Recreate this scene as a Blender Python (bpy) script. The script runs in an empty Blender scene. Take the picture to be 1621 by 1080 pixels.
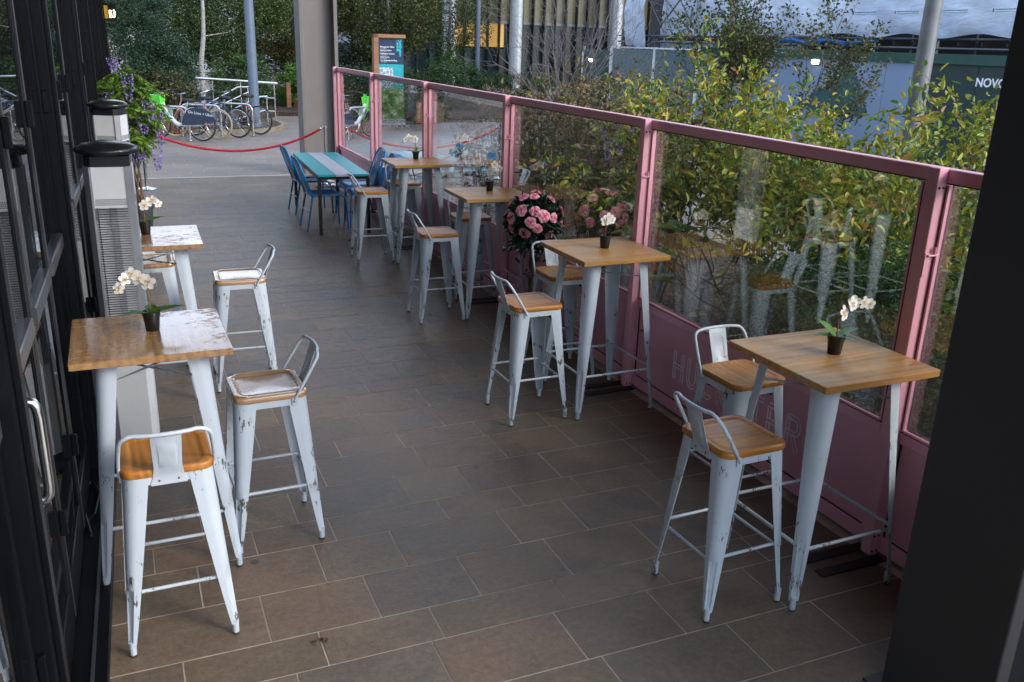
import bpy, math, random
import numpy as np
from math import radians as R, sin, cos, pi, sqrt, atan2
from mathutils import Vector, Matrix, Euler
sc = bpy.context.scene
COL = sc.collection

# ------------------------------------------------------------------ helpers
class MB:
    """collects shapes into one mesh"""
    def __init__(s):
        s.v = []; s.f = []; s.m = []; s.cur = 0
    def add(s, vs, fs):
        o = len(s.v); s.v += [tuple(p) for p in vs]
        for f in fs:
            s.f.append([i + o for i in f]); s.m.append(s.cur)
        return s
    def box(s, c, d, rz=0, M=None):
        x, y, z = d[0] / 2, d[1] / 2, d[2] / 2
        P = [Vector((a * x, b * y, e * z)) for a in (-1, 1) for b in (-1, 1) for e in (-1, 1)]
        Rm = Matrix.Rotation(rz, 3, 'Z')
        P = [Rm @ p + Vector(c) for p in P]
        if M: P = [M @ p for p in P]
        return s.add(P, [(0, 1, 3, 2), (4, 6, 7, 5), (0, 4, 5, 1), (2, 3, 7, 6), (0, 2, 6, 4), (1, 5, 7, 3)])
    def bevbox(s, c, d, b=.004, rz=0):
        x, y, z = d[0] / 2, d[1] / 2, d[2] / 2
        rings = []
        for (i, zz) in ((b, -z), (0, -z + b), (0, z - b), (b, z)):
            X, Y = x - i, y - i; k = b
            rings.append([(X, -Y + k, zz), (X, Y - k, zz), (X - k, Y, zz), (-X + k, Y, zz), (-X, Y - k, zz), (-X, -Y + k, zz), (-X + k, -Y, zz), (X - k, -Y, zz)])
        Rm = Matrix.Rotation(rz, 3, 'Z')
        return s.loft([[Rm @ Vector(p) + Vector(c) for p in r] for r in rings])
    def loft(s, rings, closed=True, caps=True):
        n = len(rings[0]); vs = [p for r in rings for p in r]; fs = []
        for k in range(len(rings) - 1):
            for i in range(n if closed else n - 1):
                j = (i + 1) % n
                fs.append((k * n + i, k * n + j, (k + 1) * n + j, (k + 1) * n + i))
        if caps:
            fs.append(tuple(reversed(range(n)))); fs.append(tuple((len(rings) - 1) * n + i for i in range(n)))
        return s.add(vs, fs)
    def tube(s, pts, r, n=8, closed=False, caps=True, flat=None):
        pts = [Vector(p) for p in pts]; m = len(pts)
        rr = r if isinstance(r, (list, tuple)) else [r] * m
        rings = []; prev = None
        for i, p in enumerate(pts):
            if closed: t = pts[(i + 1) % m] - pts[i - 1]
            else: t = pts[min(i + 1, m - 1)] - pts[max(i - 1, 0)]
            t.normalize()
            if prev is None:
                u = t.orthogonal().normalized()
                if abs(t.z) < .9: u = (Vector((0, 0, 1)) - t * t.z).normalized()
            else:
                u = (prev - t * prev.dot(t)).normalized()
            prev = u; w = t.cross(u)
            a, b = (1, 1) if flat is None else flat
            rings.append([p + (u * cos(2 * pi * k / n) * a + w * sin(2 * pi * k / n) * b) * rr[i] for k in range(n)])
        if closed: rings.append(rings[0]); caps = False
        return s.loft(rings, True, caps)
    def lathe(s, prof, n=24, c=(0, 0, 0), caps=True):
        return s.loft([[(c[0] + r * cos(2 * pi * k / n), c[1] + r * sin(2 * pi * k / n), c[2] + z) for k in range(n)] for r, z in prof], True, caps)
    def quad(s, a, b, c, d): return s.add([a, b, c, d], [(0, 1, 2, 3)])
    def prism(s, poly, z0, z1, M=None):
        r0 = [Vector((x, y, z0)) for x, y in poly]; r1 = [Vector((x, y, z1)) for x, y in poly]
        if M: r0 = [M @ p for p in r0]; r1 = [M @ p for p in r1]
        return s.loft([r0, r1])
    def build(s, name, mat, parent=None, smooth=True, ang=35, **tags):
        me = bpy.data.meshes.new(name); me.from_pydata(s.v, [], s.f)
        mats = mat if isinstance(mat, (list, tuple)) else [mat]
        for x in mats: me.materials.append(x)
        if len(mats) > 1: me.polygons.foreach_set('material_index', s.m)
        me.update()
        if smooth:
            me.shade_smooth(); me.set_sharp_from_angle(angle=R(ang))
        o = bpy.data.objects.new(name, me); COL.objects.link(o)
        if parent: o.parent = parent
        if tags: tag(o, **tags)
        return o

def tag(o, label=None, category=None, group=None, kind=None):
    if label: o['label'] = label
    if category: o['category'] = category
    if group: o['group'] = group
    if kind: o['kind'] = kind
    return o
def empty(name, loc, rz=0, **tags):
    o = bpy.data.objects.new(name, None); COL.objects.link(o); o.empty_display_size = .1
    o.location = loc; o.rotation_euler = (0, 0, rz)
    return tag(o, **tags)
def kids(o): return [c for c in bpy.data.objects if c.parent == o]
def copy_tree(o, parent=None, kidmap=None):
    if kidmap is None:
        kidmap = {}
        for c in bpy.data.objects:
            if c.parent: kidmap.setdefault(c.parent.name, []).append(c)
    c = o.copy(); COL.objects.link(c)
    if parent: c.parent = parent
    for ch in kidmap.get(o.name, []): copy_tree(ch, c, kidmap)
    return c
def rrect(h, r, n=6, hy=None):
    hy = hy or h; out = []
    for (cx, cy, a0) in ((h - r, hy - r, 0), (-h + r, hy - r, pi / 2), (-h + r, -hy + r, pi), (h - r, -hy + r, 1.5 * pi)):
        for k in range(n + 1):
            a = a0 + k * pi / 2 / n; out.append((cx + r * cos(a), cy + r * sin(a)))
    return out
def text_obj(txt, size, loc, rot, mat, parent=None, name='lettering', extrude=.0015, align='CENTER', bold=0, shear=0, sx=1):
    cu = bpy.data.curves.new('lettering', 'FONT'); cu.body = txt; cu.size = size; cu.extrude = extrude
    cu.align_x = align; cu.align_y = 'CENTER'; cu.offset = bold; cu.shear = shear; cu.resolution_u = 3
    o = bpy.data.objects.new('tmp_text', cu); COL.objects.link(o)
    dg = bpy.context.evaluated_depsgraph_get(); me = bpy.data.meshes.new_from_object(o.evaluated_get(dg))
    COL.objects.unlink(o); bpy.data.objects.remove(o)
    me.name = name; me.materials.clear(); me.materials.append(mat)
    t = bpy.data.objects.new(name, me); COL.objects.link(t); t.location = loc; t.rotation_euler = rot; t.scale = (sx, 1, 1)
    if parent: t.parent = parent
    return t

# ------------------------------------------------------------------ materials
def nmat(name):
    m = bpy.data.materials.new(name); m.use_nodes = True
    nt = m.node_tree; b = nt.nodes['Principled BSDF']
    return m, nt, b
def N(nt, t, **k):
    n = nt.nodes.new(t)
    for a, v in k.items():
        if a in n.inputs: n.inputs[a].default_value = v
        else: setattr(n, a, v)
    return n
def L(nt, a, b): nt.links.new(a, b)
def ramp(nt, fac, stops):
    r = nt.nodes.new('ShaderNodeValToRGB'); e = r.color_ramp.elements
    while len(e) < len(stops): e.new(.5)
    for i, (p, c) in enumerate(stops):
        e[i].position = p; e[i].color = (*c, 1) if len(c) == 3 else c
    L(nt, fac, r.inputs[0]); return r
def coords(nt, scale=(1, 1, 1), rnd=True, kind='Object'):
    tc = N(nt, 'ShaderNodeTexCoord'); mp = N(nt, 'ShaderNodeMapping'); mp.inputs['Scale'].default_value = scale
    L(nt, tc.outputs[kind], mp.inputs['Vector'])
    if rnd:
        oi = N(nt, 'ShaderNodeObjectInfo'); mu = N(nt, 'ShaderNodeMath', operation='MULTIPLY'); mu.inputs[1].default_value = 37.0
        L(nt, oi.outputs['Random'], mu.inputs[0]); cx = N(nt, 'ShaderNodeCombineXYZ')
        for i in range(3): L(nt, mu.outputs[0], cx.inputs[i])
        L(nt, cx.outputs[0], mp.inputs['Location'])
    return mp.outputs[0]
def noise(nt, vec, scale, detail=4, rough=.55):
    n = N(nt, 'ShaderNodeTexNoise'); n.inputs['Scale'].default_value = scale; n.inputs['Detail'].default_value = detail; n.inputs['Roughness'].default_value = rough
    L(nt, vec, n.inputs['Vector']); return n.outputs['Fac']
def bump(nt, b, h, strength=.2, dist=.01):
    n = N(nt, 'ShaderNodeBump'); n.inputs['Strength'].default_value = strength; n.inputs['Distance'].default_value = dist
    L(nt, h, n.inputs['Height']); L(nt, n.outputs[0], b.inputs['Normal'])
def plain(name, col, rough=.5, metal=0, var=.12, scale=6, bmp=0, spec=.5, coat=0):
    m, nt, b = nmat(name)
    v = coords(nt); f = noise(nt, v, scale)
    lo = tuple(c * (1 - var) for c in col); hi = tuple(min(1, c * (1 + var)) for c in col)
    r = ramp(nt, f, [(.3, lo), (.7, hi)]); L(nt, r.outputs[0], b.inputs['Base Color'])
    rr = N(nt, 'ShaderNodeMapRange'); rr.inputs['To Min'].default_value = max(0.02, rough - .08); rr.inputs['To Max'].default_value = min(1, rough + .1)
    L(nt, f, rr.inputs['Value']); L(nt, rr.outputs[0], b.inputs['Roughness'])
    b.inputs['Metallic'].default_value = metal; b.inputs['Specular IOR Level'].default_value = spec; b.inputs['Coat Weight'].default_value = coat
    if bmp: bump(nt, b, noise(nt, v, scale * 12), bmp, .003)
    return m
def mixc(nt, fac, a, b):
    n = N(nt, 'ShaderNodeMix', data_type='RGBA')
    if hasattr(fac, 'links') or hasattr(fac, 'is_linked'): L(nt, fac, n.inputs[0])
    else: n.inputs[0].default_value = fac
    for i, s in ((6, a), (7, b)):
        if isinstance(s, tuple): n.inputs[i].default_value = (*s, 1) if len(s) == 3 else s
        else: L(nt, s, n.inputs[i])
    return n.outputs[2]

def worn_paint(name, col, chip=(.09, .07, .055), amount=.60, rough=.38):
    m, nt, b = nmat(name)
    v = coords(nt); vs = coords(nt, (1, 1, .22))
    base = ramp(nt, noise(nt, v, 5), [(.3, tuple(c * .88 for c in col)), (.7, col)]).outputs[0]
    big = noise(nt, v, 9, 2); fine = noise(nt, vs, 90, 5, .7)
    mu0 = N(nt, 'ShaderNodeMath', operation='MULTIPLY'); L(nt, big, mu0.inputs[0]); L(nt, fine, mu0.inputs[1])
    tz = N(nt, 'ShaderNodeTexCoord'); sz = N(nt, 'ShaderNodeSeparateXYZ'); L(nt, tz.outputs['Object'], sz.inputs[0])
    wz = N(nt, 'ShaderNodeMapRange'); wz.inputs['From Min'].default_value = .1; wz.inputs['From Max'].default_value = .8; wz.inputs['To Min'].default_value = 1.17; wz.inputs['To Max'].default_value = .92; L(nt, sz.outputs['Z'], wz.inputs['Value'])
    mu = N(nt, 'ShaderNodeMath', operation='MULTIPLY'); L(nt, mu0.outputs[0], mu.inputs[0]); L(nt, wz.outputs[0], mu.inputs[1])
    g = ramp(nt, mu.outputs[0], [(amount * .62, (0, 0, 0)), (amount * .64, (1, 1, 1))]).outputs[0]
    sc_ = noise(nt, coords(nt, (1, 1, .12)), 160, 2, .5)
    g2 = ramp(nt, sc_, [(.755, (0, 0, 0)), (.77, (1, 1, 1))]).outputs[0]
    ad = N(nt, 'ShaderNodeMath', operation='MAXIMUM'); L(nt, g, ad.inputs[0]); L(nt, g2, ad.inputs[1])
    L(nt, mixc(nt, ad.outputs[0], base, chip), b.inputs['Base Color'])
    b.inputs['Roughness'].default_value = rough
    bump(nt, b, noise(nt, v, 60, 2), .05, .002)
    return m
def wood(name, dark, light, rough=(.3, .45), grain=18, axis='X', gloss_patch=False, greyed=0, coat=0, pt=(.58, .66), ps=34):
    m, nt, b = nmat(name)
    s = (.09, 1, 1) if axis == 'X' else (1, .09, 1)
    v = coords(nt, s); v1 = coords(nt)
    n1 = noise(nt, v, grain * 3.2, 6, .65); n2 = noise(nt, v, grain, 3, .5)
    wv = N(nt, 'ShaderNodeTexWave', wave_type='BANDS', bands_direction='Y' if axis == 'X' else 'X')
    wv.inputs['Scale'].default_value = grain * .55; wv.inputs['Distortion'].default_value = 7; wv.inputs['Detail'].default_value = 3; wv.inputs['Detail Scale'].default_value = 1.2
    L(nt, coords(nt, (.16, 1, 1) if axis == 'X' else (1, .16, 1)), wv.inputs['Vector'])
    a = N(nt, 'ShaderNodeMath', operation='MULTIPLY_ADD'); L(nt, n1, a.inputs[0]); a.inputs[1].default_value = .55
    b2 = N(nt, 'ShaderNodeMath', operation='MULTIPLY'); L(nt, wv.outputs['Fac'], b2.inputs[0]); b2.inputs[1].default_value = .13; L(nt, b2.outputs[0], a.inputs[2])
    c2 = N(nt, 'ShaderNodeMath', operation='MULTIPLY_ADD'); L(nt, n2, c2.inputs[0]); c2.inputs[1].default_value = .45; L(nt, a.outputs[0], c2.inputs[2])
    mid = tuple((x + y) / 2 for x, y in zip(dark, light))
    colr = ramp(nt, c2.outputs[0], [(.36, dark), (.52, mid), (.7, light)]).outputs[0]
    if greyed:
        gp = ramp(nt, noise(nt, v1, 4.5, 5, .6), [(.5, (0, 0, 0)), (.66, (greyed,) * 3)]).outputs[0]
        colr = mixc(nt, gp, colr, (.30, .255, .20))
    L(nt, colr, b.inputs['Base Color'])
    rp = noise(nt, v1, 5 if gloss_patch else 8, 6, .7)
    if gloss_patch:
        rv = coords(nt, (.35, 1, 1)); rp2 = noise(nt, rv, ps, 6, .75)
        ad = N(nt, 'ShaderNodeMath', operation='MULTIPLY_ADD'); L(nt, rp2, ad.inputs[0]); ad.inputs[1].default_value = .6
        h = N(nt, 'ShaderNodeMath', operation='MULTIPLY'); L(nt, rp, h.inputs[0]); h.inputs[1].default_value = .55; L(nt, h.outputs[0], ad.inputs[2])
        fr = ramp(nt, ad.outputs[0], [(pt[0], (rough[0],) * 3), (pt[1], (rough[1],) * 3)]).outputs[0]
        sp = ramp(nt, ad.outputs[0], [(pt[0], (1, 1, 1)), (pt[1], (.32,) * 3)]).outputs[0]; L(nt, sp, b.inputs['Specular IOR Level'])
    else:
        fr = ramp(nt, rp, [(.35, (rough[0],) * 3), (.65, (rough[1],) * 3)]).outputs[0]
    L(nt, fr, b.inputs['Roughness']); b.inputs['Coat Weight'].default_value = coat; b.inputs['Coat Roughness'].default_value = .2; b.inputs['Coat IOR'].default_value = 1.5 if coat < .5 else 1.7
    if gloss_patch and coat:
        cm = N(nt, 'ShaderNodeMath', operation='MULTIPLY'); L(nt, sp, cm.inputs[0]); cm.inputs[1].default_value = coat; L(nt, cm.outputs[0], b.inputs['Coat Weight'])
    bump(nt, b, n1, .12, .002)
    return m
def leafmat(name, rough=.42, trans=.3, spec=.4):
    m, nt, b = nmat(name)
    at = N(nt, 'ShaderNodeAttribute', attribute_name='tint')
    L(nt, at.outputs['Color'], b.inputs['Base Color']); b.inputs['Roughness'].default_value = rough; b.inputs['Specular IOR Level'].default_value = spec
    tr = N(nt, 'ShaderNodeBsdfTranslucent'); mx = N(nt, 'ShaderNodeMixShader'); mx.inputs[0].default_value = trans
    L(nt, at.outputs['Color'], tr.inputs[0]); L(nt, b.outputs[0], mx.inputs[1]); L(nt, tr.outputs[0], mx.inputs[2])
    L(nt, mx.outputs[0], nt.nodes['Material Output'].inputs[0]); return m
def glassmat(name, tint=(.9, .94, .92), refl=1.7, dirt=.03):
    m, nt, b = nmat(name); nt.nodes.remove(b)
    t = N(nt, 'ShaderNodeBsdfTransparent'); t.inputs[0].default_value = (*tint, 1)
    g = N(nt, 'ShaderNodeBsdfGlossy'); g.inputs['Roughness'].default_value = .004; g.inputs[0].default_value = (.95, .97, 1, 1)
    f = N(nt, 'ShaderNodeLayerWeight'); f.inputs[0].default_value = .5
    pw = N(nt, 'ShaderNodeMath', operation='POWER'); L(nt, f.outputs['Facing'], pw.inputs[0]); pw.inputs[1].default_value = 5
    mu = N(nt, 'ShaderNodeMath', operation='MULTIPLY_ADD', use_clamp=True); mu.inputs[1].default_value = .96 * refl; mu.inputs[2].default_value = .04 * refl; L(nt, pw.outputs[0], mu.inputs[0])
    mx = N(nt, 'ShaderNodeMixShader'); L(nt, mu.outputs[0], mx.inputs[0]); L(nt, t.outputs[0], mx.inputs[1]); L(nt, g.outputs[0], mx.inputs[2])
    d = N(nt, 'ShaderNodeBsdfDiffuse'); d.inputs[0].default_value = (.7, .75, .78, 1)
    dn = noise(nt, coords(nt, (1, 1, .25)), 7, 6, .7); dr = ramp(nt, dn, [(.42, (dirt * .3,) * 3), (.75, (dirt * 2.2,) * 3)])
    m2 = N(nt, 'ShaderNodeMixShader'); L(nt, dr.outputs[0], m2.inputs[0]); L(nt, mx.outputs[0], m2.inputs[1]); L(nt, d.outputs[0], m2.inputs[2])
    L(nt, m2.outputs[0], nt.nodes['Material Output'].inputs[0]); return m
def emit(name, col, s):
    m, nt, b = nmat(name); b.inputs['Emission Color'].default_value = (*col, 1); b.inputs['Emission Strength'].default_value = s
    b.inputs['Base Color'].default_value = (*col, 1); return m

M = {}
M['white'] = worn_paint('white_worn_paint', (.52, .585, .66))
M['white_clean'] = plain('white_powder_coat', (.66, .68, .70), .4, var=.06)
M['seatwood'] = wood('seat_oak', (.22, .085, .016), (.52, .205, .03), (.32, .48), 16, 'X', coat=.05)
M['seatworn'] = wood('seat_oak_weathered', (.24, .11, .035), (.47, .27, .12), (.16, .5), 16, 'X', gloss_patch=True, coat=.9, pt=(.66, .70), ps=60)
M['topwood'] = wood('table_oak', (.27, .115, .025), (.54, .27, .068), (.28, .5), 13, 'X', greyed=.45)
M['topworn'] = wood('table_oak_weathered', (.22, .10, .035), (.45, .25, .10), (.18, .6), 13, 'Y', gloss_patch=True, coat=.9, pt=(.61, .66), ps=70)
M['rubber'] = plain('black_rubber', (.012, .012, .013), .6)
M['pink'] = plain('pink_powder_coat', (.80, .39, .475), .36, var=.05, scale=3, bmp=.03)
M['pinkline'] = plain('pale_outline_paint', (.92, .86, .89), .5, var=.05)
M['gasket'] = plain('black_gasket', (.01, .01, .012), .5)
M['darksteel'] = plain('dark_steel_plate', (.035, .033, .035), .5, .6, bmp=.05)
M['glass'] = glassmat('screen_glass', (.96, .975, .97), 2.3, .008)
M['dglass'] = glassmat('door_glass', (.5, .55, .55), .7, .004)
M['blackframe'] = plain('black_aluminium', (.004, .0045, .006), .34, 0, var=.08, scale=2, spec=.18)
M['rail'] = plain('satin_dark_rail', (.20, .21, .23), .32, .9)
M['steel'] = plain('brushed_stainless', (.62, .63, .65), .2, 1, var=.06, scale=10)
M['interior'] = plain('dark_interior', (.02, .022, .024), .8)
M['blue'] = worn_paint('blue_metal_paint', (.002, .20, .50), (.02, .10, .2), .78, .3)
M['teal'] = worn_paint('teal_plank_paint', (.012, .40, .47), (.10, .2, .22), .70, .35)
M['paleplank'] = worn_paint('pale_plank_paint', (.48, .53, .62), (.25, .25, .27), .64, .4)
M['blackmetal'] = worn_paint('black_table_steel', (.012, .011, .011), (.12, .07, .04), .62, .45)
M['potblack'] = plain('black_plastic_pot', (.008, .0075, .008), .38)
M['potgrey'] = plain('slate_grey_pot', (.045, .052, .062), .6)
M['leafy'] = leafmat('leaf_surface'); M['petal'] = leafmat('petal_surface', .5, .35, .3); M['waxy'] = leafmat('waxy_leaf', .3, .15, .5)
M['bark'] = plain('grey_brown_bark', (.09, .07, .055), .85, var=.35, scale=25, bmp=.4)
M['twig'] = plain('brown_twig', (.10, .065, .04), .8, var=.3, scale=20)
M['palebark'] = plain('pale_bark', (.22, .2, .19), .8, var=.3, scale=20)
M['stick'] = plain('bamboo_stick', (.26, .12, .055), .6)
M['column'] = plain('grey_steel_paint', (.17, .165, .16), .5, var=.08, scale=2, bmp=.03)
M['shadedcolumn'] = plain('shaded_steel_paint', (.035, .034, .036), .55, var=.08, scale=3)  # grey column paint darkened, the near column's shade put into its colour
M['lamp'] = plain('slate_lamp_paint', (.115, .155, .215), .42, var=.05)
M['soil'] = None
# ------------------------------------------------------------------ setting: ground
def set_tint(me, cols):
    a = me.color_attributes.new('tint', 'FLOAT_COLOR', 'CORNER')
    a.data.foreach_set('color', np.asarray(cols, dtype=np.float32).ravel())

def slab_material():
    m, nt, b = nmat('terrace_sandstone')
    at = N(nt, 'ShaderNodeAttribute', attribute_name='tint')
    v = coords(nt, rnd=False)
    n1 = noise(nt, v, 1.7, 6, .6); n2 = noise(nt, v, 34, 8, .8); n3 = noise(nt, coords(nt, (1, 2.6, 1), rnd=False), 5, 5, .65)
    mott = ramp(nt, n1, [(.3, (.66, .66, .68)), (.7, (1.28, 1.22, 1.12))]).outputs[0]
    mu = N(nt, 'ShaderNodeMix', data_type='RGBA', blend_type='MULTIPLY'); mu.inputs[0].default_value = 1; L(nt, at.outputs['Color'], mu.inputs[6]); L(nt, mott, mu.inputs[7])
    f2 = ramp(nt, n2, [(.3, (.62,) * 3), (.7, (1.3,) * 3)]).outputs[0]
    m2 = N(nt, 'ShaderNodeMix', data_type='RGBA', blend_type='MULTIPLY'); m2.inputs[0].default_value = 1; L(nt, mu.outputs[2], m2.inputs[6]); L(nt, f2, m2.inputs[7])
    st = ramp(nt, n3, [(.58, (0, 0, 0)), (.70, (.55,) * 3)]).outputs[0]           # ferrous cloudy veins of the stone
    c = mixc(nt, st, m2.outputs[2], (.105, .058, .036))
    # dropped gum, scuffs
    vo = N(nt, 'ShaderNodeTexVoronoi'); vo.inputs['Scale'].default_value = 3.1; vo.inputs['Randomness'].default_value = 1; L(nt, v, vo.inputs['Vector'])
    gum = ramp(nt, vo.outputs['Distance'], [(.055, (1, 1, 1)), (.07, (0, 0, 0))]).outputs[0]
    gn = ramp(nt, noise(nt, v, 1.3, 1), [(.42, (0, 0, 0)), (.45, (.8,) * 3)]).outputs[0]
    gm = N(nt, 'ShaderNodeMath', operation='MULTIPLY'); L(nt, gum, gm.inputs[0]); L(nt, gn, gm.inputs[1])
    c = mixc(nt, gm.outputs[0], c, (.035, .035, .042))
    sm = N(nt, 'ShaderNodeMapping'); sm.inputs['Rotation'].default_value = (0, 0, .35); sm.inputs['Scale'].default_value = (.5, 7, 1); L(nt, v, sm.inputs['Vector'])
    s1 = ramp(nt, noise(nt, sm.outputs[0], 9, 8, .8), [(.66, (0, 0, 0)), (.76, (.75,) * 3)]).outputs[0]
    s2 = ramp(nt, noise(nt, v, 1.1, 2), [(.54, (0, 0, 0)), (.62, (1, 1, 1))]).outputs[0]
    sx = N(nt, 'ShaderNodeMath', operation='MULTIPLY'); L(nt, s1, sx.inputs[0]); L(nt, s2, sx.inputs[1])
    c = mixc(nt, sx.outputs[0], c, (.42, .40, .37))
    ds = ramp(nt, noise(nt, v, 3.3, 8, .72), [(.56, (0, 0, 0)), (.68, (.4,) * 3)]).outputs[0]; c = mixc(nt, ds, c, (.06, .052, .045))
    gt = ramp(nt, noise(nt, v, 130, 3, .7), [(.30, (.45,) * 3), (.44, (0, 0, 0))]).outputs[0]; c = mixc(nt, gt, c, (.05, .042, .036))
    L(nt, c, b.inputs['Base Color'])
    rr = N(nt, 'ShaderNodeMapRange'); rr.inputs['To Min'].default_value = .24; rr.inputs['To Max'].default_value = .52; L(nt, n1, rr.inputs['Value']); L(nt, rr.outputs[0], b.inputs['Roughness'])
    b.inputs['Specular IOR Level'].default_value = .45
    ad = N(nt, 'ShaderNodeMath', operation='ADD'); L(nt, n2, ad.inputs[0]); L(nt, n3, ad.inputs[1]); bump(nt, b, ad.outputs[0], .5, .006)
    return m
rows = [(2.13, 2.445, [2.075, 2.512, 1.50, .98, .42]), (2.445, 2.76, [1.444, 1.889, 2.391, .92, .40, -.02]), (2.76, 2.973, [.521, .978, 1.536, 2.55, 2.02, .02]),
        (2.973, 3.292, [.343, .779, 1.213, 1.648, 2.12, 2.56]), (3.292, 3.61, [.627, .987, 1.538, 1.894, 2.35, .12]), (3.61, 3.826, [.382, .738, 1.295, 1.701, 2.056, 2.50, -.05]),
        (3.826, 4.145, [.601, 1.157, 1.51, 2.014, 2.572, .17]), (4.145, 4.463, [.807, 1.363, 2.275, 2.628, 1.83, .36]), (4.463, 4.68, None), (4.68, 5.005, None),
        (5.005, 5.33, [1.649, 1.19, .7, .24, 2.18, 2.66]), (5.33, 5.546, [1.345, 1.9, .92, .4, 2.36]), (5.546, 5.868, [1.275, 1.629, 2.074, .83, .36, 2.52]),
        (5.868, 6.2, [1.475, 1.918, 2.479, 1.0, .5]), (6.2, 6.42, [1.618, 2.127, 1.1, .62, 2.6]), (6.42, 6.75, [1.486, 2.049, 2.607, .97, .45]), (6.75, 7.08, [1.803, 1.3, .84, .3, 2.3])]
rg = random.Random(5)
y = 2.13; k = 0; pat = [.215, .32, .325]
while y > -4: h = pat[k % 3]; rows.append((y - h, y, None)); y -= h; k += 1
y = 7.08; k = 0
while y < 15.1:
    h = min(pat[k % 3], 15.2 - y)
    if 15.2 - (y + h) < .1: h = 15.2 - y
    rows.append((y, y + h, None)); y += h; k += 1
vs, fs, cs = [], [], []
for (y0, y1, js) in rows:
    x0 = -.345 + .0205 * y0; x1 = 3.02
    if js is None:
        js = []; x = x0 + rg.uniform(.2, .6)
        while x < x1 - .2: js.append(x); x += rg.uniform(.34, .62)
    js = [x0] + sorted(j for j in js if x0 + .05 < j < x1 - .05) + [x1]
    for a, b_ in zip(js, js[1:]):
        g = .0030; o = len(vs)
        ja = g + rg.uniform(-.0008, .0012); zt = rg.uniform(0, .0008)
        vs += [(a + ja, y0 + g, zt), (b_ - g, y0 + g, zt), (b_ - g, y1 - g, zt), (a + ja, y1 - g, zt)]; fs.append((o, o + 1, o + 2, o + 3))
        t = rg.random(); base = [(.176, .128, .084), (.160, .120, .082), (.146, .116, .088), (.168, .115, .078), (.180, .132, .086)][int(t * 5)]
        s = rg.uniform(.9, 1.07); cs += [(base[0] * s, base[1] * s, base[2] * s, 1)] * 4
me = bpy.data.meshes.new('terrace_paving'); me.from_pydata(vs, [], fs); set_tint(me, cs); me.materials.append(slab_material())
ter = bpy.data.objects.new('terrace_paving', me); COL.objects.link(ter); ter['kind'] = 'structure'
gm = plain('pale_joint_mortar', (.52, .42, .33), .85, var=.25, scale=9, bmp=.2)
MB().quad((-.42, -4, -.0018), (3.10, -4, -.0018), (3.10, 15.2, -.0018), (-.1, 15.2, -.0018)).build('terrace_joint_mortar', gm, kind='structure')

def plaza_material():
    m, nt, b = nmat('plaza_sandstone')
    v = coords(nt, rnd=False)
    br = N(nt, 'ShaderNodeTexBrick', offset=.37, offset_frequency=2, squash=1.3, squash_frequency=3)
    br.inputs['Scale'].default_value = 1; br.inputs['Brick Width'].default_value = .62; br.inputs['Row Height'].default_value = .27; br.inputs['Mortar Size'].default_value = .006
    br.inputs['Color1'].default_value = (.215, .175, .142, 1); br.inputs['Color2'].default_value = (.16, .14, .125, 1); br.inputs['Mortar'].default_value = (.28, .26, .24, 1); br.inputs['Bias'].default_value = .1
    L(nt, v, br.inputs['Vector'])
    f = ramp(nt, noise(nt, v, .5, 6, .6), [(.3, (.8,) * 3), (.7, (1.12,) * 3)]).outputs[0]; f2 = ramp(nt, noise(nt, v, 14, 5), [(.3, (.85,) * 3), (.7, (1.1,) * 3)]).outputs[0]
    a = N(nt, 'ShaderNodeMix', data_type='RGBA', blend_type='MULTIPLY'); a.inputs[0].default_value = 1; L(nt, br.outputs[0], a.inputs[6]); L(nt, f, a.inputs[7])
    c = N(nt, 'ShaderNodeMix', data_type='RGBA', blend_type='MULTIPLY'); c.inputs[0].default_value = 1; L(nt, a.outputs[2], c.inputs[6]); L(nt, f2, c.inputs[7])
    L(nt, c.outputs[2], b.inputs['Base Color']); b.inputs['Roughness'].default_value = .6; bump(nt, b, noise(nt, v, 18, 4), .15, .004)
    return m
PLZ = plaza_material()
MB().quad((-150, -150, -.012), (250, -150, -.012), (250, 260, -.012), (-150, 260, -.012)).build('ground', PLZ, kind='structure')
stripm = plain('pale_granite_strip', (.42, .43, .45), .55, var=.1, scale=12)
MB().box((4, 15.235, -.004), (14, .06, .012)).build('drain_strip', stripm, kind='structure')

def mulch_material(name, col=(.045, .03, .022)):
    m, nt, b = nmat(name); v = coords(nt, rnd=False)
    vo = N(nt, 'ShaderNodeTexVoronoi'); vo.inputs['Scale'].default_value = 26; L(nt, v, vo.inputs['Vector'])
    r = ramp(nt, noise(nt, v, 30, 6, .75), [(.3, tuple(c * .35 for c in col)), (.55, col), (.75, tuple(c * 2.6 for c in col))]).outputs[0]
    lit = ramp(nt, vo.outputs['Color'], [(.80, (0, 0, 0)), (.88, (.8,) * 3)]).outputs[0]
    L(nt, mixc(nt, lit, r, (.24, .135, .055)), b.inputs['Base Color']); b.inputs['Roughness'].default_value = .9; bump(nt, b, vo.outputs['Distance'], .8, .03)
    return m
MULCH = mulch_material('bark_mulch')
def bed(name, x0, x1, y0, y1, z, nx, ny, seed, edge=None):
    r_ = np.random.default_rng(seed); vs = []; fs = []
    for j in range(ny + 1):
        for i in range(nx + 1):
            e = min(i, nx - i, j, ny - j) > 0
            vs.append((x0 + (x1 - x0) * i / nx, y0 + (y1 - y0) * j / ny, z + (r_.uniform(-.02, .045) if e else 0)))
    for j in range(ny):
        for i in range(nx): a = j * (nx + 1) + i; fs.append((a, a + 1, a + nx + 2, a + nx + 1))
    b = MB(); b.add(vs, fs); return b.build(name, MULCH, ang=180, kind='structure')
bed('planting_bed', 3.1, 6.3, -3, 11.6, .03, 40, 150, 3)
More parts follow.
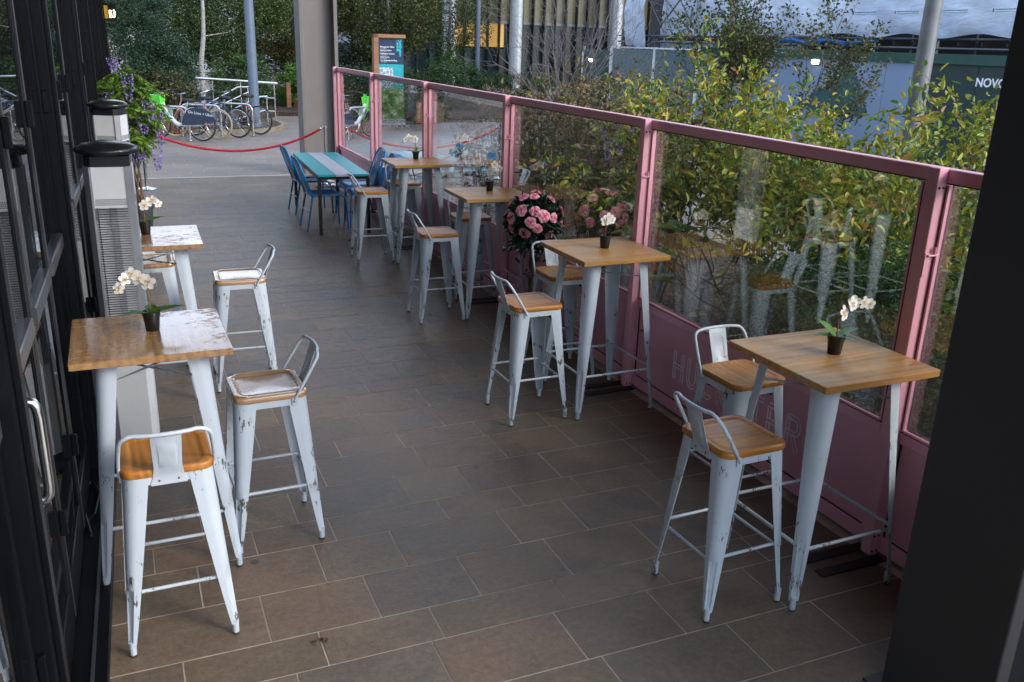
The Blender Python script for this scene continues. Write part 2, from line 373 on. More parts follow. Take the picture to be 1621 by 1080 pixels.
def chips(name, x0, x1, y0, y1, z, n, seed, poly=None):
    r_ = random.Random(seed); b = MB()
    for i in range(n):
        x, yy = r_.uniform(x0, x1), r_.uniform(y0, y1); l, w, t = r_.uniform(.015, .045), r_.uniform(.006, .014), .004
        Mx = Matrix.Translation((x, yy, z + r_.uniform(0, .04))) @ Euler((r_.uniform(-.5, .5), r_.uniform(-.5, .5), r_.uniform(0, pi))).to_matrix().to_4x4()
        b.cur = r_.choice((0, 0, 1, 2)); b.box((0, 0, 0), (l, w, t), M=Mx)
    return b.build(name, [plain('bark_chip_dark', (.05, .03, .02), .9), plain('bark_chip_brown', (.14, .08, .045), .9), plain('dry_leaf_litter', (.26, .14, .05), .8)], smooth=False, kind='stuff',
                   label='scattered bark chips and dry leaf litter on the planting bed', category='mulch')
chips('bark_chips', 3.15, 4.6, 1.2, 8.0, .04, 5200, 8)
kb = plain('bed_stone_kerb', (.2, .17, .13), .7, var=.2, scale=8, bmp=.2)
MB().bevbox((6.37, 4.3, .03), (.12, 14.7, .13), .012).build('bed_kerb', kb, kind='structure')
# round inset of pale setts in the plaza beyond the glass
b = MB(); cx, cy = 7.2, 18.4
for k in range(8):
    r0 = 2.75 - k * .34 - (.35 if k == 0 else 0); r1 = 2.75 - k * .34 if k else 2.9
    if k == 0: r0, r1 = 2.2, 2.95
    else: r1 = 2.18 - (k - 1) * .31; r0 = r1 - .29
    b.cur = 0 if k == 0 else 1
    nseg = 64 if k == 0 else max(10, int(2 * pi * r1 / .33)); sub = 1 if k == 0 else 3
    for s_ in range(nseg):
        g = 0 if k == 0 else .022 / r1
        for q in range(sub):
            a0 = 2 * pi * (s_ + q / sub) / nseg + (g if q == 0 else 0); a1 = 2 * pi * (s_ + (q + 1) / sub) / nseg - (g if q == sub - 1 else 0)
            b.quad(*[(cx + r * cos(a), cy + r * sin(a), -.006) for r, a in ((r0, a0), (r1, a0), (r1, a1), (r0, a1))])
b.build('paving_circle', [plain('blue_grey_granite', (.17, .21, .27), .5, var=.15, scale=3), plain('pale_setts', (.36, .34, .32), .6, var=.2, scale=6)], smooth=False, kind='structure')

# canopy over the terrace (the building's overhang that the columns carry)
MB().box((-1.9, 7.1, 5.35), (11, 17.0, .3)).build('canopy_soffit', plain('soffit_board', (.30, .29, .29), .8), label='dark flat building overhang above the terrace, carried by the steel columns', category='canopy')

# ------------------------------------------------------------------ bar stools
def leg_mesh(sx, sy, ct, cb, zt, zb, at, ab, rt, rb, groove=(.065, .27), n=7):
    """one pressed steel leg: an L of sheet with a rounded outer corner, tapering and splayed"""
    zs = [zb, zb + .006]
    g0, g1 = groove
    zs += [g0 - .004, g0 + .004] + [g0 + (g1 - g0) * k / 5 for k in range(1, 5)] + [g1 - .004, g1 + .006]
    zs += [g1 + (zt - g1) * k / 6 for k in range(1, 7)]
    rings = []
    for z in zs:
        f = (z - zb) / (zt - zb); e = f ** .85
        cx = cb + (ct - cb) * f; a = ab + (at - ab) * e; r = rb + (rt - rb) * e
        dent = .0075 if g0 < z < g1 else 0
        out = [(a, 0)] + [(r - r * sin(t), r - r * cos(t)) for t in [pi / 2 * k / n for k in range(n + 1)]] + [(0, a)]
        nor = [(0, 1)] + [(sin(t), cos(t)) for t in [pi / 2 * k / n for k in range(n + 1)]] + [(1, 0)]
        o2 = []
        for i, (p, q) in enumerate(zip(out, nor)):
            d = dent if 3 <= i <= n - 1 + 0 else 0
            o2.append((p[0] + q[0] * d, p[1] + q[1] * d))
        th = .0022
        inn = [(p[0] + q[0] * th, p[1] + q[1] * th) for p, q in zip(o2, nor)]
        inn[0] = (out[0][0], th); inn[-1] = (th, out[-1][1])
        ring = o2 + inn[::-1]
        rings.append([Vector((sx * (cx - p[0]), sy * (cx - p[1]), z)) for p in ring])
    if sx * sy < 0: rings = [r[::-1] for r in rings]
    return MB().loft(rings)
def feet(sx, sy, c, leg, m1):
    p = c - .014
    b = MB(); b.lathe([(.0125, .008), (.0130, .012), (.0132, .046), (.0145, .062)], 14, (sx * p, sy * p, 0)); b.build('foot_cap', m1, leg)
    b = MB(); b.lathe([(.010, 0), (.0125, .002), (.0125, .0095), (.011, .010)], 12, (sx * p, sy * p, 0)); b.build('rubber_foot', M['rubber'], leg)
def seat_mb(hx, z0, z1):
    prof = [(.006, z0), (.001, z0 + .003), (0, z0 + .008), (0, z1 - .010), (.002, z1 - .004), (.007, z1), (.030, z1 + .0005), (.034, z1 - .002), (.037, z1 - .0035), (.05, z1 - .0045), (.09, z1 - .0065), (.13, z1 - .0075)]
    rings = []
    for ins, z in prof:
        h = hx - ins; r = max(.012, min(.045 - ins * .25, h * .9))
        rings.append([(x, y_, z) for x, y_ in rrect(h, r, 6)])
    return MB().loft(rings)
def make_stool(seatmat, back=True):
    root = empty('bar_stool', (0, 0, 0), category='stool')
    W_ = M['white']
    seat_mb(.160, .706, .737).build('seat', seatmat, root)
    for sx in (-1, 1):
        for sy in (-1, 1):
            lg = leg_mesh(sx, sy, .1555, .199, .706, .048, .088, .027, .052, .020).build('leg', W_, root, ang=40)
            feet(sx, sy, .199, lg, W_)
    ap = MB()
    for k in range(4):
        Mk = Matrix.Rotation(k * pi / 2, 4, 'Z')
        pts = [(-.09, .706), (.09, .706), (.09, .672), (.075, .676), (-.075, .676), (-.09, .672)]
        r0 = [Mk @ Vector((x, -.1545, z)) for x, z in pts]; r1 = [Mk @ Vector((x, -.1520, z)) for x, z in pts]
        ap.loft([r0, r1])
    ap.build('seat_apron', W_, root)
    for k in range(4):
        Mk = Matrix.Rotation(k * pi / 2, 4, 'Z'); z = .283 if k % 2 == 0 else .257
        w = .176 - .004
        P = [Mk @ Vector((x, -w + .003, z)) for x in (-w + .008, -w + .03, -.05, .05, w - .03, w - .008)]
        b = MB(); b.tube(P, [.0085, .0075, .0068, .0068, .0075, .0085], 10); b.build('stretcher', W_, root)
    b = MB()
    for sgn in (1, -1):
        b.tube([(-.125, -.125 * sgn, .66), (0, 0, .664 + .004 * sgn), (.125, .125 * sgn, .66)], .0055, 8)
    cb = b.build('cross_brace', W_, root)
    for x, yy in ((-.1, -.1), (.1, .1), (-.1, .1), (.1, -.1)): MB().bevbox((x, yy, .655), (.03, .022, .024), .003, atan2(yy, x)).build('bumper', M['rubber'], cb)
    if back:
        # low back on the -X side: hoop of tube bolted to both sides of the seat, pressed plate in its middle
        s = []
        hw = .150
        zt = .898
        prof = [(-.095, .697, -.1655), (-.100, .712, -.1655), (-.152, .80, -.160), (-.190, .862, -.153)]
        for x, z, yy in prof: s.append((x, yy, z))
        for t in (25, 50, 75, 95): a = R(t); s.append((-.196 - .016 * sin(a), -hw + .045 - .045 * cos(a), .866 + (zt - .866) * sin(a)))
        mid = [(-.2165, yy, zt) for yy in (-.08, -.04, 0, .04, .08)]
        mid = [(x - .012 * (1 - (yy / .1) ** 2), yy, z) for x, yy, z in mid]
        pts = s + mid + [(x, -yy, z) for x, yy, z in s[::-1]]
        rr = [.0062 if i in (0, 1, len(pts) - 1, len(pts) - 2) else .0078 for i in range(len(pts))]
        hoop = MB().tube(pts, rr, 10).build('back_hoop', W_, root, ang=60)
        for sg in (-1, 1): MB().box((-.095, sg * .1625, .695), (.022, .003, .036)).build('hoop_bracket', W_, hoop)
        rvm = plain('rusty_rivet', (.16, .12, .09), .5, .7)
        for sg in (-1, 1):
            rv = MB(); Mx = Matrix.Translation((-.095, sg * .1645, .697)) @ Matrix.Rotation(-sg * pi / 2, 4, 'X')
            rv.loft([[Mx @ Vector((r * cos(a), r * sin(a), h)) for a in [2 * pi * k / 10 for k in range(10)]] for r, h in ((.006, 0), (.006, .002), (.003, .0035))]); rv.build('rivet', rvm, hoop)
        for yy in (-.033, .033):
            rv = MB(); Mx = Matrix.Translation((-.1565, yy, .690)) @ Matrix.Rotation(-pi / 2, 4, 'Y')
            rv.loft([[Mx @ Vector((r * cos(a), r * sin(a), h)) for a in [2 * pi * k / 10 for k in range(10)]] for r, h in ((.0045, 0), (.0045, .002), (.0025, .003))]); rv.build('rivet', rvm, hoop)
        # plate
        rows_ = []
        for k, z in enumerate([.672, .684, .70, .715, .745, .752, .8, .845, .852, .885, .897]):
            f = (z - .672) / (.897 - .672)
            x = -.1575 if z < .705 else -.1575 - (z - .705) / (.897 - .705) * .0665
            w = .058 - .012 * min(1, f * 3) + .006 * f if z >= .7 else .062
            row = []
            for u in (-1, -.72, -.64, -.56, 0, .56, .64, .72, 1):
                d = 0
                if .748 < z < .849 and abs(u) <= .6: d = -.0028
                row.append((x + d - .006 * f * (1 - u * u), u * w, z))
            rows_.append(row)
        rings = [r + [(p[0] + .0022, p[1], p[2]) for p in r[::-1]] for r in rows_]
        MB().loft(rings).build('back_plate', W_, root, ang=25)
    return root

# ------------------------------------------------------------------ tall tables
def make_table(topmat):
    root = empty('bar_table', (0, 0, 0), category='table')
    MB().bevbox((0, 0, 1.0065), (.600, .600, .030), .0025).build('tabletop', topmat, root)
    W_ = M['white']
    for sx in (-1, 1):
        for sy in (-1, 1):
            lg = leg_mesh(sx, sy, .212, .280, .990, .048, .082, .028, .052, .020, (.075, .31)).build('leg', W_, root, ang=40)
            feet(sx, sy, .280, lg, W_)
    b = MB()
    for k in range(4):
        Mk = Matrix.Rotation(k * pi / 2, 4, 'Z')
        r0 = [Mk @ Vector((x, -.2100, z)) for x, z in ((-.14, .990), (.14, .990), (.14, .972), (-.14, .972))]; r1 = [Mk @ Vector((x, -.2075, z)) for x, z in ((-.14, .990), (.14, .990), (.14, .972), (-.14, .972))]
        b.loft([r0, r1])
    b.build('apron', W_, root)
    for k in range(4):
        Mk = Matrix.Rotation(k * pi / 2, 4, 'Z'); z = .285 if k % 2 else .275; w = .253
        P = [Mk @ Vector((x, -w + .003, z)) for x in (-w + .01, -w + .035, 0, w - .035, w - .01)]
        MB().tube(P, [.0095, .0080, .0075, .0080, .0095], 10).build('stretcher', W_, root)
    for sgn in (1, -1):
        MB().tube([(-.205, -.205 * sgn, .875 + .003 * sgn), (0, 0, .875 + .006 * sgn), (.205, .205 * sgn, .875 + .003 * sgn)], .0085, 8, flat=(.45, 1)).build('cross_brace', W_, root)
    return root

st0 = make_stool(M['seatwood']); st1 = make_stool(M['seatworn']); tb0 = make_table(M['topwood']); tb1 = make_table(M['topworn'])
used = set()
def place(src, x, y_, rz, label, group):
    o = src if src.name not in used else copy_tree(src)
    used.add(src.name); o.location = (x, y_, 0); o.rotation_euler = (0, 0, rz); o['label'] = label; o['group'] = group
    return o
GS = 'white bar stools with wooden seats'; GT = 'tall square bar tables with oak tops'
T_R = [(2.666, 2.689, .75), (2.710, 4.763, .8), (2.805, 6.934, -1.2), (2.80, 8.983, -1.5)]
place(tb0, 2.657, 2.689, R(.75), 'tall oak-topped table at the front right, beside the dark column', GT)
place(tb0, 2.710, 4.763, R(.8), 'tall oak-topped table beside the pink rose tree, second of its row', GT)
place(tb0, 2.800, 6.934, R(-1.5), 'tall oak-topped table just behind the pink rose tree', GT)
place(tb0, 2.797, 8.983, R(-1.6), 'farthest tall oak-topped table, next to the blue chairs', GT)
place(tb1, .026, 3.818, R(.65), 'front left tall table with worn glossy top, in front of the nearer heater', GT)
place(tb1, .092, 5.808, R(-1), 'tall table with worn top behind the nearer heater by the black glass doors', GT)
place(st0, 2.186, 2.675, R(2), 'white stool at the front right table, scuffed leg, low back to the aisle', GS)
place(st0, 2.197, 4.730, R(1), 'white stool on the aisle side of the table beside the rose tree', GS)
place(st0, 2.309, 6.858, R(-1), 'white stool on the aisle side of the table just behind the rose tree', GS)
place(st0, 2.325, 9.020, R(-3), 'white stool on the aisle side of the farthest table, by the striped table', GS)
place(st0, 2.672, 3.262, R(-88), 'white stool tucked behind the front right table against the pink lettered panel', GS)
place(st0, 2.72, 5.335, R(-91), 'white stool behind the rose tree table, partly hidden by that table and its leg', GS)
place(st0, 2.83, 7.44, R(-92), 'white stool on the far side of the table just behind the rose tree', GS)
place(st0, 2.81, 9.47, R(-90), 'white stool on the far side of the farthest table, in front of the blue chairs', GS)
place(st0, .035, 3.262, R(91), 'white stool nearest the glass doors at the front left, back plate facing the camera', GS)
place(st1, .487, 3.835, R(182), 'white stool with shiny worn seat on the aisle side of the front left table', GS)
place(st1, .615, 5.835, R(178), 'white stool with shiny worn seat on the aisle side of the second left table', GS)
place(st1, .09, 6.42, R(-90), 'white stool mostly hidden under the far side of the table behind the heater', GS)
# ------------------------------------------------------------------ blue chairs and striped table
def make_blue_chair():
    root = empty('dining_chair', (0, 0, 0), category='chair')
    B = M['blue']
    # faces +X; seat z .45 ; frame sides at y = +-.2
    fr = []
    b = MB(); rows_ = []
    for x, z in ((-.19, .437), (-.17, .442), (-.1, .437), (0, .434), (.1, .438), (.17, .442), (.20, .436), (.222, .418), (.232, .39)):
        w = .165 + .02 * (x + .19) / .4
        rows_.append([(x, u * w, z - .008 * (1 - u * u) * (1 if x < .15 else 0)) for u in (-1, -.6, -.3, 0, .3, .6, 1)])
    b.loft([r + [(p[0], p[1], p[2] - .002) for p in r[::-1]] for r in rows_]); st = b.build('seat', B, root, ang=50)
    for sg in (-1, 1):
        w = .178
        P = [(-.19, sg * w * .95, .438), (-.05, sg * (w + .005), .436), (.10, sg * (w + .01), .438), (.165, sg * (w + .011), .437), (.205, sg * (w + .012), .424), (.228, sg * (w + .013), .39), (.236, sg * (w + .015), .33), (.25, sg * (w + .022), .012)]
        MB().tube(P, .0115, 10).build('leg', B, root, ang=60)
        MB().tube([(-.165, sg * w * .96, .43), (-.20, sg * (w + .002), .25), (-.245, sg * (w + .01), .012)], .0115, 10).build('leg', B, root, ang=60)
    P = []
    for sg in (-1, 1):
        q = [(-.175, sg * .182, .445), (-.215, sg * .190, .55), (-.262, sg * .185, .68), (-.305, sg * .168, .80), (-.325, sg * .135, .85), (-.334, sg * .09, .872)]
        P += q if sg < 0 else q[::-1]
    P.insert(6, (-.337, 0, .878)); MB().tube(P, .0112, 10).build('back_hoop', B, root, ang=60)
    rows_ = [[(x, u * w, z) for u in (-1, -.5, 0, .5, 1)] for x, z, w in ((-.182, .44, .075), (-.222, .55, .078), (-.268, .68, .085), (-.308, .80, .09), (-.336, .874, .092))]
    MB().loft([[(p[0] - .006 * (1 - (p[1] / .09) ** 2), p[1], p[2]) for p in r] + [(p[0] + .0022, p[1], p[2]) for p in r[::-1]] for r in rows_]).build('back_plate', B, root, ang=40)
    for sg in (-1, 1):
        MB().tube([(-.185, sg * .125, .442), (-.224, sg * .130, .55), (-.27, sg * .128, .68), (-.309, sg * .122, .8), (-.327, sg * .117, .856)], .006, 6, flat=(1, 1)).build('back_rod', B, root)
    MB().tube([(-.222, -.185, .25), (-.222, .185, .25)], .007, 8).build('stretcher', B, root)
    return root
bc = make_blue_chair(); GB = 'blue metal chairs around the striped table'
place(bc, 2.16, 10.69, R(3), 'blue metal chair nearest the camera on the left of the striped table', GB)
place(bc, 2.21, 11.78, R(4), 'blue metal chair farther back on the left of the striped table', GB)
place(bc, 2.73, 10.78, R(176), 'blue metal chair nearer the camera on the fence side of the striped table', GB)
place(bc, 2.76, 11.36, R(183), 'blue metal chair farther back on the fence side of the striped table', GB)
t = empty('striped_table', (2.375, 11.33, 0), R(-2.2), label='low dining table with teal and pale planks on a chipped black steel frame', category='table')
for k, (x, m_) in enumerate(((-.203, 'teal'), (0, 'paleplank'), (.203, 'teal'))):
    MB().bevbox((x, 0, .699), (.198, 2.10, .028), .003).build('plank', M[m_], t)
b = MB()
for x in (-.285, .285): b.box((x, 0, .668), (.03, 2.02, .034))
for yy in (-1.01, 1.01): b.box((0, yy, .668), (.54, .03, .034))
b.box((0, 0, .668), (.54, .03, .03)); b.build('frame', M['blackmetal'], t, smooth=False)
for sx in (-1, 1):
    for sy in (-1, 1): MB().box((sx * .284, sy * 1.008, .3255), (.038, .038, .651)).build('leg', M['blackmetal'], t, smooth=False)

# ------------------------------------------------------------------ pink glazed screens
def stroke_letter(paths, w, h, ox):
    """each stroke becomes a closed outline of round wire"""
    out = []
    for p in paths:
        pts = [Vector((x * w + ox, z * h)) for x, z in p]; o = .0115
        Ls, Rs = [], []
        for i, q in enumerate(pts):
            a = pts[max(i - 1, 0)]; c_ = pts[min(i + 1, len(pts) - 1)]; d = (c_ - a).normalized(); n_ = Vector((-d.y, d.x))
            Ls.append(q + n_ * o); Rs.append(q - n_ * o)
        d0 = (pts[1] - pts[0]).normalized() * 0; out.append(Ls + Rs[::-1])
    return out
def arc(cx, cz, rx, rz, a0, a1, n=9): return [(cx + rx * cos(R(a0 + (a1 - a0) * k / n)), cz + rz * sin(R(a0 + (a1 - a0) * k / n))) for k in range(n + 1)]
GL = {'H': [[(.1, 0), (.1, .47)], [(.1, .53), (.1, 1)], [(.9, 0), (.9, .47)], [(.9, .53), (.9, 1)], [(0, .5), (1, .5)]],
      'U': [[(.1, 1), (.1, .35)] + arc(.5, .35, .4, .3, 180, 360)[0:] + [(.9, 1)]],
      'C': [arc(.55, .5, .45, .48, 50, 310, 14)],
      'K': [[(.1, 0), (.1, 1)], [(.9, 1), (.2, .5)], [(.2, .5), (.9, 0)]],
      'S': [arc(.5, .75, .4, .23, 30, 270, 8) + arc(.5, .26, .4, .24, 90, -150, 8)],
      'T': [[(0, 1), (1, 1)], [(.5, .92), (.5, 0)]],
      'E': [[(.1, 1), (.9, 1)], [(0, .5), (.85, .5)], [(.1, 0), (.9, 0)], [(.1, .93), (.1, .57)], [(.1, .43), (.1, .07)]],
      'R': [[(.1, 0), (.1, 1)], [(.1, 1), (.6, 1)] + arc(.62, .76, .26, .24, 90, -90, 6) + [(.0, .52)], [(.45, .5), (.9, 0)]]}
def lettering(x, y1, y0, z0, z1, parent):
    pitch = (y1 - y0) / 8; b = MB()
    for i, ch in enumerate('HUCKSTER'):
        for poly in stroke_letter(GL[ch], pitch * .72, z1 - z0, i * pitch):
            P = [(x, y1 - q.x, z0 + q.y) for q in poly]; b.tube(P, .0036, 5, closed=True, flat=(1, 1))
    return b.build('lettering', M['pinkline'], parent, smooth=False)
fy = [.42, 2.68, 4.94, 7.20, 9.45, 11.70, 13.86]
FL = ['pink framed glass screen panel at the near end, beside the dark column', 'pink framed glass screen panel behind the front right table, nearest full panel',
      'pink framed glass screen panel behind the rose tree table', 'pink framed glass screen panel behind the table just beyond the rose tree', 'pink framed glass screen panel behind the farthest tall table',
      'pink framed glass screen panel at the far end of the row, behind the blue chairs']
PK = M['pink']
for i in range(6):
    y0, y1 = fy[i] + .075, fy[i + 1] - .002
    yn, yf = fy[i] + .0, fy[i + 1]
    s = empty('glass_screen', (3.09, fy[i], 0), label=FL[i], category='screen', group='pink glazed screens along the terrace')
    Ln = yf - yn - .004; X = 0
    def bx(name, c, d, mat=PK, parent=s, bv=.003): return MB().bevbox(c, d, bv).build(name, mat, parent)
    zt = 1.795
    bx('top_rail', (X, Ln / 2, zt - .028), (.050, Ln, .056))
    bx('stile', (X, .0265, (zt - .056 + .02) / 2 + .0), (.050, .053, zt - .056 - .02))
    # far stile runs proud of the frame as the post
    bx('stile', (X, Ln - .0265, (zt - .056 + .02) / 2), (.050, .053, zt - .056 - .02))
    bx('middle_rail', (X, Ln / 2, .603), (.048, Ln - .108, .052))
    bx('bottom_rail', (X, Ln / 2, .055), (.048, Ln - .108, .07))
    lp = bx('lower_panel', (X + .006, Ln / 2, .3335), (.020, Ln - .108, .483), bv=.001)
    b = MB()
    for zz in (.0925,): b.box((X - .0065, Ln / 2, zz), (.006, Ln - .16, .006))
    for yy in (.058, Ln - .058): b.box((X - .0065, yy, .3335), (.006, .006, .47))
    b.build('shadow_gap_seal', M['gasket'], lp, smooth=False)
    b = MB()
    b.box((X - .018, Ln / 2, .632), (.009, Ln - .108, .006)); b.box((X - .018, Ln / 2, zt - .059), (.009, Ln - .108, .005))
    for yy in (.0565, Ln - .0565): b.box((X - .018, yy, 1.183), (.009, .006, 1.09))
    for yy in (.0565, Ln - .0565): b.box((X + .018, yy, 1.183), (.009, .006, 1.09))
    b.build('glazing_seal', M['gasket'], s, smooth=False)
    bead = MB()
    for xx in (-.0235,):
        for yy in (.0645, Ln - .0645): bead.box((X + xx + .0055, yy, 1.183), (.012, .010, 1.09))
        bead.box((X + xx + .0055, Ln / 2, .640), (.012, Ln - .14, .010))
    bead.build('glazing_bead', PK, s, smooth=False)
    MB().box((X, Ln / 2, 1.184), (.006, Ln - .108, 1.104)).build('glass_pane', M['glass'], s, smooth=False)
    # square post bolted on at the far end, standing proud towards the terrace
    if i < 6:
        pl = bx('post', (X - .052, Ln - .0275, .905), (.052, .056, 1.79))
        b = MB()
        for zz in (.03, .11, 1.72):
            for dx in (-.012, .012):
                Mx = Matrix.Translation((X - .052 + dx, Ln - .0555, zz)) @ Matrix.Rotation(pi / 2, 4, 'X')
                b.loft([[Mx @ Vector((r * cos(a), r * sin(a), h)) for a in [2 * pi * k / 10 for k in range(10)]] for r, h in ((.006, 0), (.006, .002), (.003, .003))])
        b.build('bolt', M['darksteel'], pl)
        b = MB(); b.bevbox((X - .062, Ln - .058, 1.40), (.03, .004, .10), .001); b.tube([(X - .065, Ln - .064, 1.44), (X - .02, Ln - .07, 1.443)], .005, 8); b.tube([(X - .035, Ln - .068, 1.44), (X - .035, Ln - .068, 1.475)], .005, 8)
        b.build('latch', PK, pl)
        b = MB()
        for yy in (-.085, .03): b.bevbox((X - .215, Ln + yy, .0045), (.37, .055, .009), .002)
        b.build('foot_plate', M['darksteel'], pl)
    w = Ln
    cy_ = Ln * .5
    lettering(X - .0062, cy_ + .625 - .0, cy_ - .605, .232, .412, lp)

# ------------------------------------------------------------------ black glass doors on the left (built along a line turned 1.2 degrees)
fa = empty('folding_door_facade', (-.46, 0, 0), -math.atan(.0205), label='black framed folding glass doors along the left side of the terrace', category='glass facade')
BK = M['blackframe']
MB().bevbox((.065, 6.2, .012), (.21, 16.8, .05), .004).build('threshold', M['blackframe'], fa)
MB().box((.118, 6.2, .040), (.012, 16.8, .006)).build('threshold_track', M['rail'], fa, smooth=False)
MB().box((-.01, 6.2, 3.25), (.16, 16.8, .3)).build('head_beam', BK, fa, smooth=False)
MB().box((-.02, 6.2, 4.45), (.14, 16.8, 2.1)).build('upper_cladding', BK, fa, smooth=False)
posts = [-1.95, .22, 2.42, 4.68, 6.93, 9.18, 11.43, 13.68, 14.5]
for p in posts:
    wd = .15 if p < 14 else .12
    b = MB(); b.bevbox((.04, p + wd / 2, 1.56), (.10, wd, 3.08), .005); b.bevbox((.098, p + wd / 2, 1.56), (.018, wd * .4, 3.08), .003); b.build('post', BK, fa)
for a, c_ in zip(posts, posts[1:]):
    y0, y1 = a + .15, c_
    if y1 - y0 < 1: 
        MB().box((-.01, (y0 + y1) / 2, 1.55), (.03, y1 - y0, 3.08)).build('end_panel', BK, fa, smooth=False); continue
    w3 = (y1 - y0) / 3
    for (u0, u1) in ((y0, y0 + w3), (y0 + w3, y0 + 2 * w3), (y0 + 2 * w3, y1)):
        lf = MB()
        for yy in (u0 + .026, u1 - .026): lf.bevbox((.02, yy, 1.56), (.056, .050, 3.02), .004)
        for yy in (u0 + .056, u1 - .056): lf.bevbox((.026, yy, 1.56), (.036, .008, 3.0), .002)
        lf.bevbox((.02, (u0 + u1) / 2, .14), (.060, u1 - u0 - .106, .18), .004); lf.bevbox((.02, (u0 + u1) / 2, 3.02), (.060, u1 - u0 - .106, .10), .004)
        d = lf.build('door_leaf', BK, fa)
        for yy in (u0 + .049,): MB().box((.0493, yy, 1.56), (.003, .006, 3.0)).build('lit_edge', M['rail'], d, smooth=False)  # pale strips stand in for light caught along the stile edges
        MB().bevbox((.026, (u0 + u1) / 2, 1.27), (.075, u1 - u0 - .108, .065), .004).build('door_rail', M['rail'], d)
        MB().box((.038, (u0 + u1) / 2, 1.56), (.008, u1 - u0 - .105, 2.8)).build('glass_pane', M['dglass'], d, smooth=False)
        for zz in (.5, 1.9, 2.75): MB().bevbox((.060, u1 - .012, zz), (.024, .022, .10), .003).build('hinge', BK, d)
hy = 2.90; hd = MB().tube([(.015, hy, 1.125), (.048, hy, 1.125), (.068, hy, 1.118), (.076, hy, 1.102), (.079, hy, 1.07), (.079, hy, .835), (.076, hy, .802), (.066, hy, .786), (.046, hy, .780), (.015, hy, .780)], .0165, 14).build('door_handle', M['steel'], fa, ang=80)
# dim room behind the doors
MB().box((-2.6, 6.2, 1.6), (.1, 16.8, 3.2)).build('room_back_wall', M['interior'], fa, smooth=False)
MB().box((-1.3, 6.2, -.03), (2.5, 16.8, .04)).build('room_floor', plain('dark_timber_floor', (.05, .035, .025), .4), fa, smooth=False)
MB().box((-1.3, 6.2, 3.24), (2.5, 16.8, .05)).build('room_ceiling', M['interior'], fa, smooth=False)
MB().box((-1.3, 14.56, 1.6), (2.5, .08, 3.1)).build('room_end_wall', M['interior'], fa, smooth=False)
# cable on the threshold
MB().tube([(-.30, 3.95, .05), (-.33, 4.15, .06), (-.36, 4.35, .052), (-.31, 4.5, .055), (-.27, 4.38, .05), (-.29, 4.15, .05), (-.34, 4.05, .055), (-.36, 4.25, .09), (-.35, 4.6, .05)], .006, 6).build('power_cable', M['rubber'],
    label='loose black cable coiled on the door threshold', category='cable')

# ------------------------------------------------------------------ steel columns
def column(x0, y0, mat, label):
    o = empty('steel_column', (x0, y0, 0), label=label, category='column', group='steel columns carrying the overhang')
    MB().bevbox((.03, .21, 2.59), (.06, .42, 5.2), .004).build('flange', mat, o); MB().bevbox((.59, .21, 2.59), (.06, .42, 5.2), .004).build('flange', mat, o)
    MB().box((.31, .19, 2.59), (.50, .03, 5.2)).build('web', mat, o, smooth=False)
    MB().box((.31, .21, .006), (.72, .5, .012)).build('base_plate', mat, o, smooth=False)
    return o
column(2.80, 15.26, M['column'], 'grey steel column at the far end of the terrace, behind the blue and teal table')
column(2.405, 1.515, M['shadedcolumn'], 'steel column darkened to near black for its shade, cut off by the right edge of the photo')

# ------------------------------------------------------------------ tower heaters
def make_heater():
    o = empty('patio_heater', (0, 0, 0), category='heater')
    WC = M['white_clean']; al = plain('grey_aluminium', (.33, .345, .37), .35, .5)
    MB().lathe([(.0, 1.700), (.05, 1.699), (.105, 1.690), (.140, 1.675), (.150, 1.663), (.149, 1.650), (.138, 1.642), (.10, 1.633), (.09, 1.632)][::-1], 40).build('cap', M['blackframe2'], o, ang=80)
    def oct_(h, c): return [(h, -h + c), (h, h - c), (h - c, h), (-h + c, h), (-h, h - c), (-h, -h + c), (-h + c, -h), (h - c, -h)]
    MB().prism(oct_(.104, .03), 1.585, 1.634).build('neck', M['blackframe2'], o, ang=30)
    tp = MB().prism(oct_(.109, .032), 1.385, 1.584).build('top_panel', WC, o, ang=30)
    b = MB()
    for k in range(4):
        Mk = Matrix.Rotation(k * pi / 2, 4, 'Z')
        for r_ in range(4):
            for i in range(17):
                x = -.070 + i * .0085 + (.004 if r_ % 2 else 0); z = 1.398 + r_ * .0085
                b.quad(*[Mk @ Vector((x + dx, -.1097, z + dz)) for dx, dz in ((0, 0), (.005, 0), (.005, .0055), (0, .0055))])
    b.build('vent_slot', M['rubber'], tp, smooth=False)
    for sx in (-1, 1):
        for sy in (-1, 1):
            MB().prism([(sx * .111, sy * .072), (sx * .111, sy * .082), (sx * .084, sy * .111), (sx * .074, sy * .111), (sx * .074, sy * .104), (sx * .104, sy * .072)][::(1 if sx * sy > 0 else -1)], .60, 1.585).build('corner_profile', al, o, ang=30)
    g = MB()
    z = .615
    while z < 1.38:
        g.tube([(x, y_, z) for x, y_ in rrect(.103, .03, 3)], .0026, 5, closed=True); z += .0125
    g.build('wire_guard', M['steel'], o, ang=60)
    MB().lathe([(.018, .60), (.018, 1.385)], 16).build('heating_tube', plain('quartz_tube', (.6, .6, .6), .1, .2), o)
    b = MB(); b.box((0, .082, .99), (.15, .003, .78)); b.box((-.082, .0, .99), (.003, .15, .78)); 
    b.build('reflector', plain('satin_reflector', (.8, .8, .8), .45, .6), o, smooth=False)
    MB().prism(oct_(.110, .032), .10, .600).build('base_cabinet', WC, o, ang=30)
    MB().lathe([(.17, 0), (.175, .01), (.17, .03), (.12, .05), (.115, .099)], 32).build('foot', M['blackframe2'], o)
    return o
M['blackframe2'] = plain('satin_black_paint', (.016, .017, .02), .24, 0, var=.2, scale=5)
h0 = make_heater(); h0.location = (-.075, 4.88, 0); h0.rotation_euler = (0, 0, R(-3)); h0['group'] = 'tower patio heaters'
